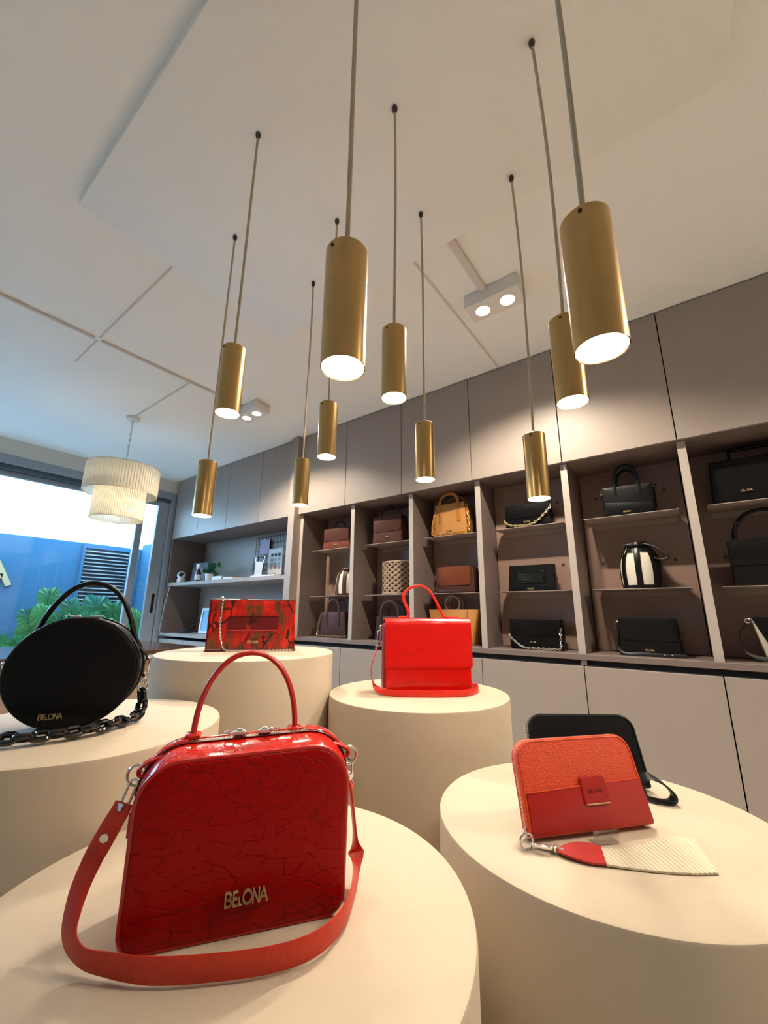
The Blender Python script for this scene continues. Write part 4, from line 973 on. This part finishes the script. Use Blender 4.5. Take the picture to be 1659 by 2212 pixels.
# bay 4
b = sbag('black clutch with draped gold chain, top shelf of the fourth bay', -.808, 't', .07, math.radians(-2), 0, 'clutch_bag', 'clutch')
box_body(b, .300, .288, .150, .07, 'black_leather', .008); flap(b, .292, .060, .150, .07, 'black_leather', .004)
bay_chain(b, [(-.155, -.03, .060), (-.15, -.045, .045), (-.11, -.052, .018), (-.05, -.055, .0095), (.02, -.055, .0095), (.07, -.052, .03), (.12, -.048, .075), (.152, -.038, .112), (.154, -.03, .14)], 'gold_metal', .024, .017, .0034)
small_logo(b, -.002, .028, -.0415, .040)
b = sbag('black clutch with glossy hand slot, middle shelf of the fourth bay', -.815, 'm', .07, 0, 0, 'clutch_bag', 'clutch')
MB().loft([sec(.001, -.035, .035, .150, .004), sec(.165, -.022, .012, .143, .004)]).build('body', 'black_smooth', b)
MB().bbox(-.148, .150, -.041, -.030, .001, .030, .002).build('base_band', 'black_leather', b, smooth=False)
s0 = MB().bbox(-.088, .080, -.038, -.026, .060, .118, .003).build('hand_slot', 'black_gloss', b, smooth=False)
MB().tube(outline3(rpoly([(-.092, .056), (.084, .056), (.084, .122), (-.092, .122)], .006, 3), -.0365), .0025, 6, closed=True).build('slot_edge', 'black_smooth', s0)
small_logo(b, -.005, .011, -.0415, .038)
b = sbag('black flap bag with silver chain strap, bottom of the fourth bay', -.808, 'b', .08, 0, -.03)
box_body(b, .318, .305, .172, .08, 'black_leather', .016); flap(b, .306, .084, .174, .08, 'black_leather', .012)
bay_chain(b, [(-.160, -.03, .085), (-.152, -.046, .072), (-.12, -.052, .044), (-.07, -.056, .012), (.02, -.058, .009), (.12, -.058, .009), (.147, -.054, .012), (.149, -.050, .06), (.150, -.044, .13)], 'chrome', .022, .016, .0032)
small_logo(b, -.014, .040, -.0465, .036, 'chrome')
# bay 5
b = sbag('black structured tote with two top handles, top shelf of the fifth bay', -.23, 't', .11, math.radians(2))
box_body(b, .255, .255, .178, .11, 'black_leather', .006)
MB().pillow(rpoly([(-.118, .002), (.118, .002), (.118, .060), (-.118, .082)], .004, 3), .006, .002, 2, 0, -.062).build('front_pocket', 'black_smooth', b)
for y in (-.058, .045): strap_handle(b, -.060, .060, .12 if y < 0 else .15, .178, .118, y, 'black_smooth', .018)
for s_ in (-1, 1): MB().torus((.134 * s_, -.02, .158), .010, .003, 'y', 12, 6).build('d_ring', 'chrome' if s_ < 0 else 'black_gloss', b); MB().bbox(.128 * s_ - .006, .128 * s_ + .006, -.02, .03, .04, .15, .003).build('side_wing', 'black_leather', b)
small_logo(b, -.012, .016, -.066, .036)
b = sbag('black and white striped bucket bag with wrist loop, middle shelf of the fifth bay', -.222, 'm', .17, 0, 0, 'bucket_bag')
bucket(b, .100, .262, [math.radians(a_) for a_ in (-140, -92, -44, -24, -4, 20, 60, 110, 170)], 'canvas', 'black_smooth')
MB().tube(spline([(.03, -.03, .252), (.09, -.04, .225), (.135, -.05, .180), (.137, -.05, .162), (.11, -.05, .155), (.075, -.05, .165)], 6), .0062, 8).build('wrist_loop', 'black_strap', b)
MB().tube(spline([(-.06, -.03, .21), (-.068, -.03, .245), (-.05, -.03, .25), (-.01, -.03, .255)], 5), .006, 8).build('drawstring_loop', 'black_strap', b)
b = sbag('black flap crossbody bag with coiled strap, bottom of the fifth bay', -.222, 'b', .10, 0, -.03)
MB().loft([sec(.001, -.052, .05, .142, .012), sec(.06, -.054, .05, .144, .012), sec(.19, -.040, .035, .134, .012)]).build('body', 'black_smooth', b)
MB().pillow(rpoly([(-.130, .078), (.130, .078), (.127, .196), (-.127, .196)], [.016, .016, .006, .006], 5), .008, .003, 2, .002, -.054).build('flap', 'black_smooth', b)
MB().ribbon(spline([(-.135, 0, .17), (-.150, -.02, .14), (-.150, -.045, .07), (-.12, -.07, .012), (-.02, -.082, .010), (.08, -.085, .010), (.155, -.075, .010)], 6), .018, .004, smooth_wd([(0, 1, 0), (0, 1, 0), (0, 1, 0), (0, .5, .8), (0, 0, 1), (0, 0, 1), (0, 0, 1)], 6)).build('shoulder_strap', 'black_strap', b)
MB().ribbon(spline([(.130, 0, .16), (.150, -.02, .13), (.142, -.04, .10), (.130, -.045, .06)], 5), .018, .004, (0, 1, 0)).build('strap_end', 'black_strap', b)
MB().torus((-.14, -.01, .165), .008, .0025, 'y', 12, 6).build('d_ring', 'chrome', b)
for x in (.065, .095): MB().sphere((x, -.090, .012), .0042, 8, 6).build('stud', 'chrome', b)
small_logo(b, .0, .026, -.0545, .040)
# bay 6
b = sbag('large boxy black handbag with square handle, top shelf at the right edge', .34, 't', .12)
box_body(b, .38, .36, .230, .12, 'black_leather', .006)
MB().ribbon([(-.09, 0, .228), (-.09, 0, .285), (-.08, 0, .292), (.08, 0, .292), (.09, 0, .285), (.09, 0, .228)], .03, .012, (0, 1, 0)).build('handle', 'black_leather', b)
small_logo(b, -.055, .050, -.068, .045)
b = sbag('black flap handbag with tall round handle, middle shelf at the right edge', .325, 'm', .11)
box_body(b, .31, .30, .222, .11, 'black_smooth', .006); flap(b, .305, .10, .224, .11, 'black_smooth', .006)
arch_handle(b, -.12, .12, .222, .155, 'black_leather', .009, 0, 2.2)
b = sbag('black and cream bag with curled side strap, bottom shelf at the right edge', .33, 'b', .11)
MB().pillow(rpoly([(-.09, .001), (.15, .001), (.15, .20), (-.125, .20)], .006, 3), .10, .005, 2).build('body', 'canvas', b)
MB().pillow(rpoly([(-.07, .05), (.15, .05), (.15, .204), (-.128, .204)], .006, 3), .014, .003, 2, 0, -.056).build('flap', 'black_leather', b)
MB().torus((-.138, -.02, .185), .010, .003, 'y', 12, 6).build('d_ring', 'chrome', b)
MB().ribbon(spline([(-.145, -.02, .165), (-.175, -.03, .13), (-.175, -.05, .06), (-.13, -.07, .02), (-.05, -.08, .012)], 6), .022, .004, smooth_wd([(0, 1, 0), (0, 1, 0), (0, 1, .2), (0, .5, .8), (0, 0, 1)], 6)).build('shoulder_strap', 'black_strap', b)

# ------------------------------------------------------------------ things in the niche
ZS = 1.3908
bk = thing('book', 'dark purple hardback book standing against the niche side', 'book', (-5.07, 2.80, ZS), math.radians(20), -.10)
MB().bbox(-.12, .12, -.012, .012, .002, .275, .002).build('cover', 'book_cover', bk, smooth=False)
MB().bbox(-.10, .10, -.0135, -.012, .03, .20, .0005).build('cover_picture', 'book_print', bk, smooth=False)
MB().bbox(-.117, .121, -.009, .009, .006, .271, .001).build('pages', 'paper_white', bk, smooth=False)
sc = thing('security_camera', 'white round indoor camera with black face on the niche shelf', 'camera', (-5.10, 2.60, ZS), math.radians(35))
MB().lathe([(.0001, 0), (.042, 0), (.046, .006), (.046, .045), (.038, .058), (.0001, .06)], 28).build('base', 'white_metal', sc)
MB().sphere((0, 0, .095), .05, 24, 14).build('head', 'white_metal', sc)
MB().sphere((.006, -.022, .10), .034, 20, 12, (1, .95, 1)).build('face', 'black_plastic', sc)
sb = thing('spray_bottle', 'amber spray bottle with white trigger and label on the niche shelf', 'bottle', (-4.82, 2.66, ZS))
MB().lathe([(.0001, .001), (.034, .001), (.036, .008), (.036, .115), (.030, .135), (.014, .152), (.012, .17), (.0001, .17)], 24).build('bottle_body', 'amber_glass', sb)
MB().lathe([(.0365, .03), (.0365, .095)], 24).build('paper_label', 'paper_white', sb)
tg_ = MB(); tg_.bbox(-.018, .018, -.02, .02, .165, .19, .004); tg_.bbox(-.045, .022, -.012, .012, .19, .225, .005); tg_.obox((-.035, 0, .172), (.004, 0, .004), (0, .007, 0), (-.010, 0, .022)); tg_.build('spray_trigger', 'white_metal', sb)
pp = thing('potted_plant', 'small bushy plant in a pale pot on the niche shelf', 'plant', (-4.60, 2.68, ZS))
MB().lathe([(.0001, .001), (.040, .001), (.050, .09), (.053, .095), (.046, .095), (.042, .08), (.0001, .08)], 24).build('pot', 'paper_white', pp)
for i in range(34):
    a_ = i * 2.399; r = .035 + .115 * ((i * .618) % 1) ** .7; z = .10 + .12 * ((i * .37) % 1); c = Vector((r * math.cos(a_), r * math.sin(a_) * .7, z)); rr = .018 + .010 * ((i * .73) % 1)
    d = Vector((math.cos(a_), math.sin(a_), .5)).normalized(); e = d.orthogonal().normalized(); f_ = d.cross(e)
    lf = MB(); lf.add([c] + [c + (e * math.cos(q) + f_ * math.sin(q)) * rr - d * .004 for q in [2 * PI * j / 8 for j in range(8)]], [(0, 1 + j, 1 + (j + 1) % 8) for j in range(8)]); lf.build('leaf', 'leaf_teal', pp)
    if i % 3 == 0: MB().tube(spline([(0, 0, .08), c * .6 + Vector((0, 0, .03)), c], 4), .0018, 5).build('stem', 'stem_green', pp)
def book_flat(x, y, z, w, d, h, m, label):
    t = thing('book', label, 'book', (x, y, z), group='books lying on the niche shelf')
    MB().bbox(-w / 2, w / 2, -d / 2, d / 2, 0, .003, .001).bbox(-w / 2, w / 2, -d / 2, d / 2, h - .003, h, .001).bbox(-w / 2, -w / 2 + .003, -d / 2, d / 2, 0, h, .001).build('cover', m, t, smooth=False)
    MB().box(-w / 2 + .003, w / 2 - .004, -d / 2 + .004, d / 2 - .004, .003, h - .003).build('pages', 'paper_white', t, smooth=False)
book_flat(-4.33, 2.68, ZS, .19, .15, .052, 'paper_white', 'white book lying flat on the niche shelf')
book_flat(-4.13, 2.69, ZS, .19, .15, .040, 'black_smooth', 'black box-like book lying flat beside the white one')
gr = thing('wire_grid', 'black wire grid memo board on the niche back wall', 'memo board', (-3.60, 2.935, 1.44))
g = MB(); GW, GH = .98, .46
for i in range(19): x = -GW / 2 + GW * i / 18; g.tube([(x, 0, 0), (x, 0, GH)], .0028, 5)
for i in range(7): z = GH * i / 6; g.tube([(-GW / 2, -.004, z), (GW / 2, -.004, z)], .0028, 5)
g.build('wires', 'wire_black', gr)
def card(name, label, x, z, w, h, m, y=2.918, tilt=0.0):
    t = thing(name, label, 'card', (x, y, z), 0, 0); t.rotation_euler = (0, tilt, 0)
    MB().bbox(-w / 2, w / 2, -.0015, .0015, 0, h, .0005).build('sheet', m, t, smooth=False); return t
c = card('memo_card', 'lilac memo card clipped high on the wire grid', -3.90, 1.70, .165, .165, 'paper_lilac', 2.915, .05)
MB().bbox(-.012, .012, -.008, .006, .155, .175, .002).build('clip', 'chrome', c, smooth=False)
MB().bbox(-.05, -.002, -.0025, -.0014, .10, .14, .0004).build('printed_square', 'paper_blue', c, smooth=False)
c = card('swatch_card', 'white colour swatch card with dark grey and rose squares', -3.69, 1.455, .24, .29, 'paper_white', 2.912)
for i in range(3):
    for zz, m in ((.20, 'swatch_dark'), (.15, 'swatch_grey'), (.10, 'swatch_grey'), (.055, 'swatch_rose')):
        MB().bbox(-.075 + .062 * i, -.035 + .062 * i, -.0026, -.0014, zz, zz + .034, .0004).build('swatch', m, c, smooth=False)
c = card('photo_card', 'dark brown photo card at the right of the wire grid', -3.50, 1.455, .115, .20, 'photo_dark', 2.906)
MB().bbox(-.02, .055, -.0026, -.0014, .02, .17, .0004).build('printed_figure', 'photo_pattern', c, smooth=False)
card('photo_card', 'patterned beige photo card above the dark photo', -3.47, 1.66, .19, .10, 'photo_pattern', 2.912)
pb_ = thing('pen_basket', 'wire basket of pens hooked on the memo grid', 'pen holder', (-3.86, 2.84, 1.47))
g = MB()
for z in (0, .03, .06, .09): g.tube([(-.09, -.05, z), (.06, -.05, z), (.06, .05, z), (-.09, .05, z)], .002, 5, closed=True)
for x in (-.09, -.06, -.03, 0, .03, .06): g.tube([(x, .05, .09), (x, .05, 0), (x, -.05, 0), (x, -.05, .09)], .0018, 5)
g.tube([(-.05, .05, .09), (-.05, .095, .11)], .002, 5).build('wires', 'wire_black', pb_)
for i, (x, lx) in enumerate(((-.07, -.05), (-.055, -.025), (-.03, .0), (.02, .04), (.035, .06), (.045, .03))):
    MB().tube([(x, -.02 + .01 * (i % 3), .004), (x + lx, -.01 + .01 * (i % 2), .175 + .01 * (i % 3))], .0048, 7).build('pen', ('wire_black', 'chrome', 'swatch_dark')[i % 3], pb_)
c = card('tag_card', 'pale tag card hanging before the pen basket', -3.80, 1.425, .13, .165, 'paper_white', 2.775, .08)
MB().torus((0, -.0022, .07), .026, .0012, 'y', 18, 5).build('printed_ring', 'swatch_grey', c)
ty = thing('paper_tray', 'low white tray with small things under the wire grid', 'tray', (-3.50, 2.70, ZS))
MB().bbox(-.20, .20, -.09, .09, 0, .006, .001).bbox(-.20, .20, -.09, -.084, 0, .026, .001).bbox(-.20, .20, .084, .09, 0, .026, .001).bbox(-.20, -.194, -.09, .09, 0, .026, .001).bbox(.194, .20, -.09, .09, 0, .026, .001).build('tray_body', 'paper_white', ty, smooth=False)
gl = thing('eyeglasses', 'dark rimmed eyeglasses resting in the white tray', 'glasses', (-3.46, 2.69, ZS + .0085), math.radians(10))
for s_ in (-1, 1):
    MB().torus((.034 * s_, 0, .021), .020, .0024, 'y', 18, 6).build('rim', 'black_plastic', gl); MB().tube([(.055 * s_, 0, .028), (.060 * s_, .06, .022), (.058 * s_, .075, .004)], .002, 6).build('temple', 'black_plastic', gl)
MB().tube([(-.014, 0, .026), (0, 0, .03), (.014, 0, .026)], .002, 6).build('bridge', 'black_plastic', gl)
ZC = .7988
pf_ = thing('picture_frame', 'white picture frame with a blue sheet on the niche counter', 'picture frame', (-4.62, 2.74, ZC + .0016), math.radians(8), -.10)
MB().bbox(-.15, .15, -.012, .012, 0, .026, .002).bbox(-.15, .15, -.012, .012, .264, .29, .002).bbox(-.15, -.124, -.012, .012, 0, .29, .002).bbox(.124, .15, -.012, .012, 0, .29, .002).build('frame', 'paper_white', pf_, smooth=False)
MB().box(-.126, .126, -.002, .006, .02, .27).build('picture_sheet', 'paper_blue', pf_, smooth=False)
for i in range(7): MB().box(-.07, .09 - .02 * (i % 3), -.0035, -.0018, .10 + i * .018, .105 + i * .018).build('text_line', 'swatch_grey', pf_, smooth=False)
MB().obox((0, .042, .10), (.03, 0, 0), (0, .028, -.10), (0, .002, .0006)).build('easel_back', 'paper_white', pf_, smooth=False)
cb_ = thing('cable_coil', 'black coiled cable heap on the niche counter', 'cable', (-5.02, 2.68, ZC))
for k in range(4): MB().tube(spline([((.10 - .012 * k) * math.cos(q), (.07 - .008 * k) * math.sin(q), .006 + .011 * k + .003 * math.sin(3 * q)) for q in [2 * PI * j / 14 for j in range(14)]], 3, True), .0055, 6, closed=True).build('coil', 'wire_black', cb_)
MB().tube(spline([(.09, 0, .04), (.13, .02, .09), (.20, .03, .10), (.24, .02, .05), (.22, -.02, .012)], 6), .0028, 6).build('loose_end', 'wire_black', cb_)
wc = MB().tube(spline([(-5.10, 2.66, 1.396), (-5.13, 2.54, 1.397), (-5.135, 2.50, 1.385), (-5.15, 2.485, 1.25), (-5.20, 2.484, 1.05), (-5.225, 2.484, .92), (-5.235, 2.486, .82), (-5.20, 2.50, .802)], 8), .003, 6).build('power_cable', 'wire_white')
tag(wc, 'white power cable hanging from the niche shelf camera', 'cable')
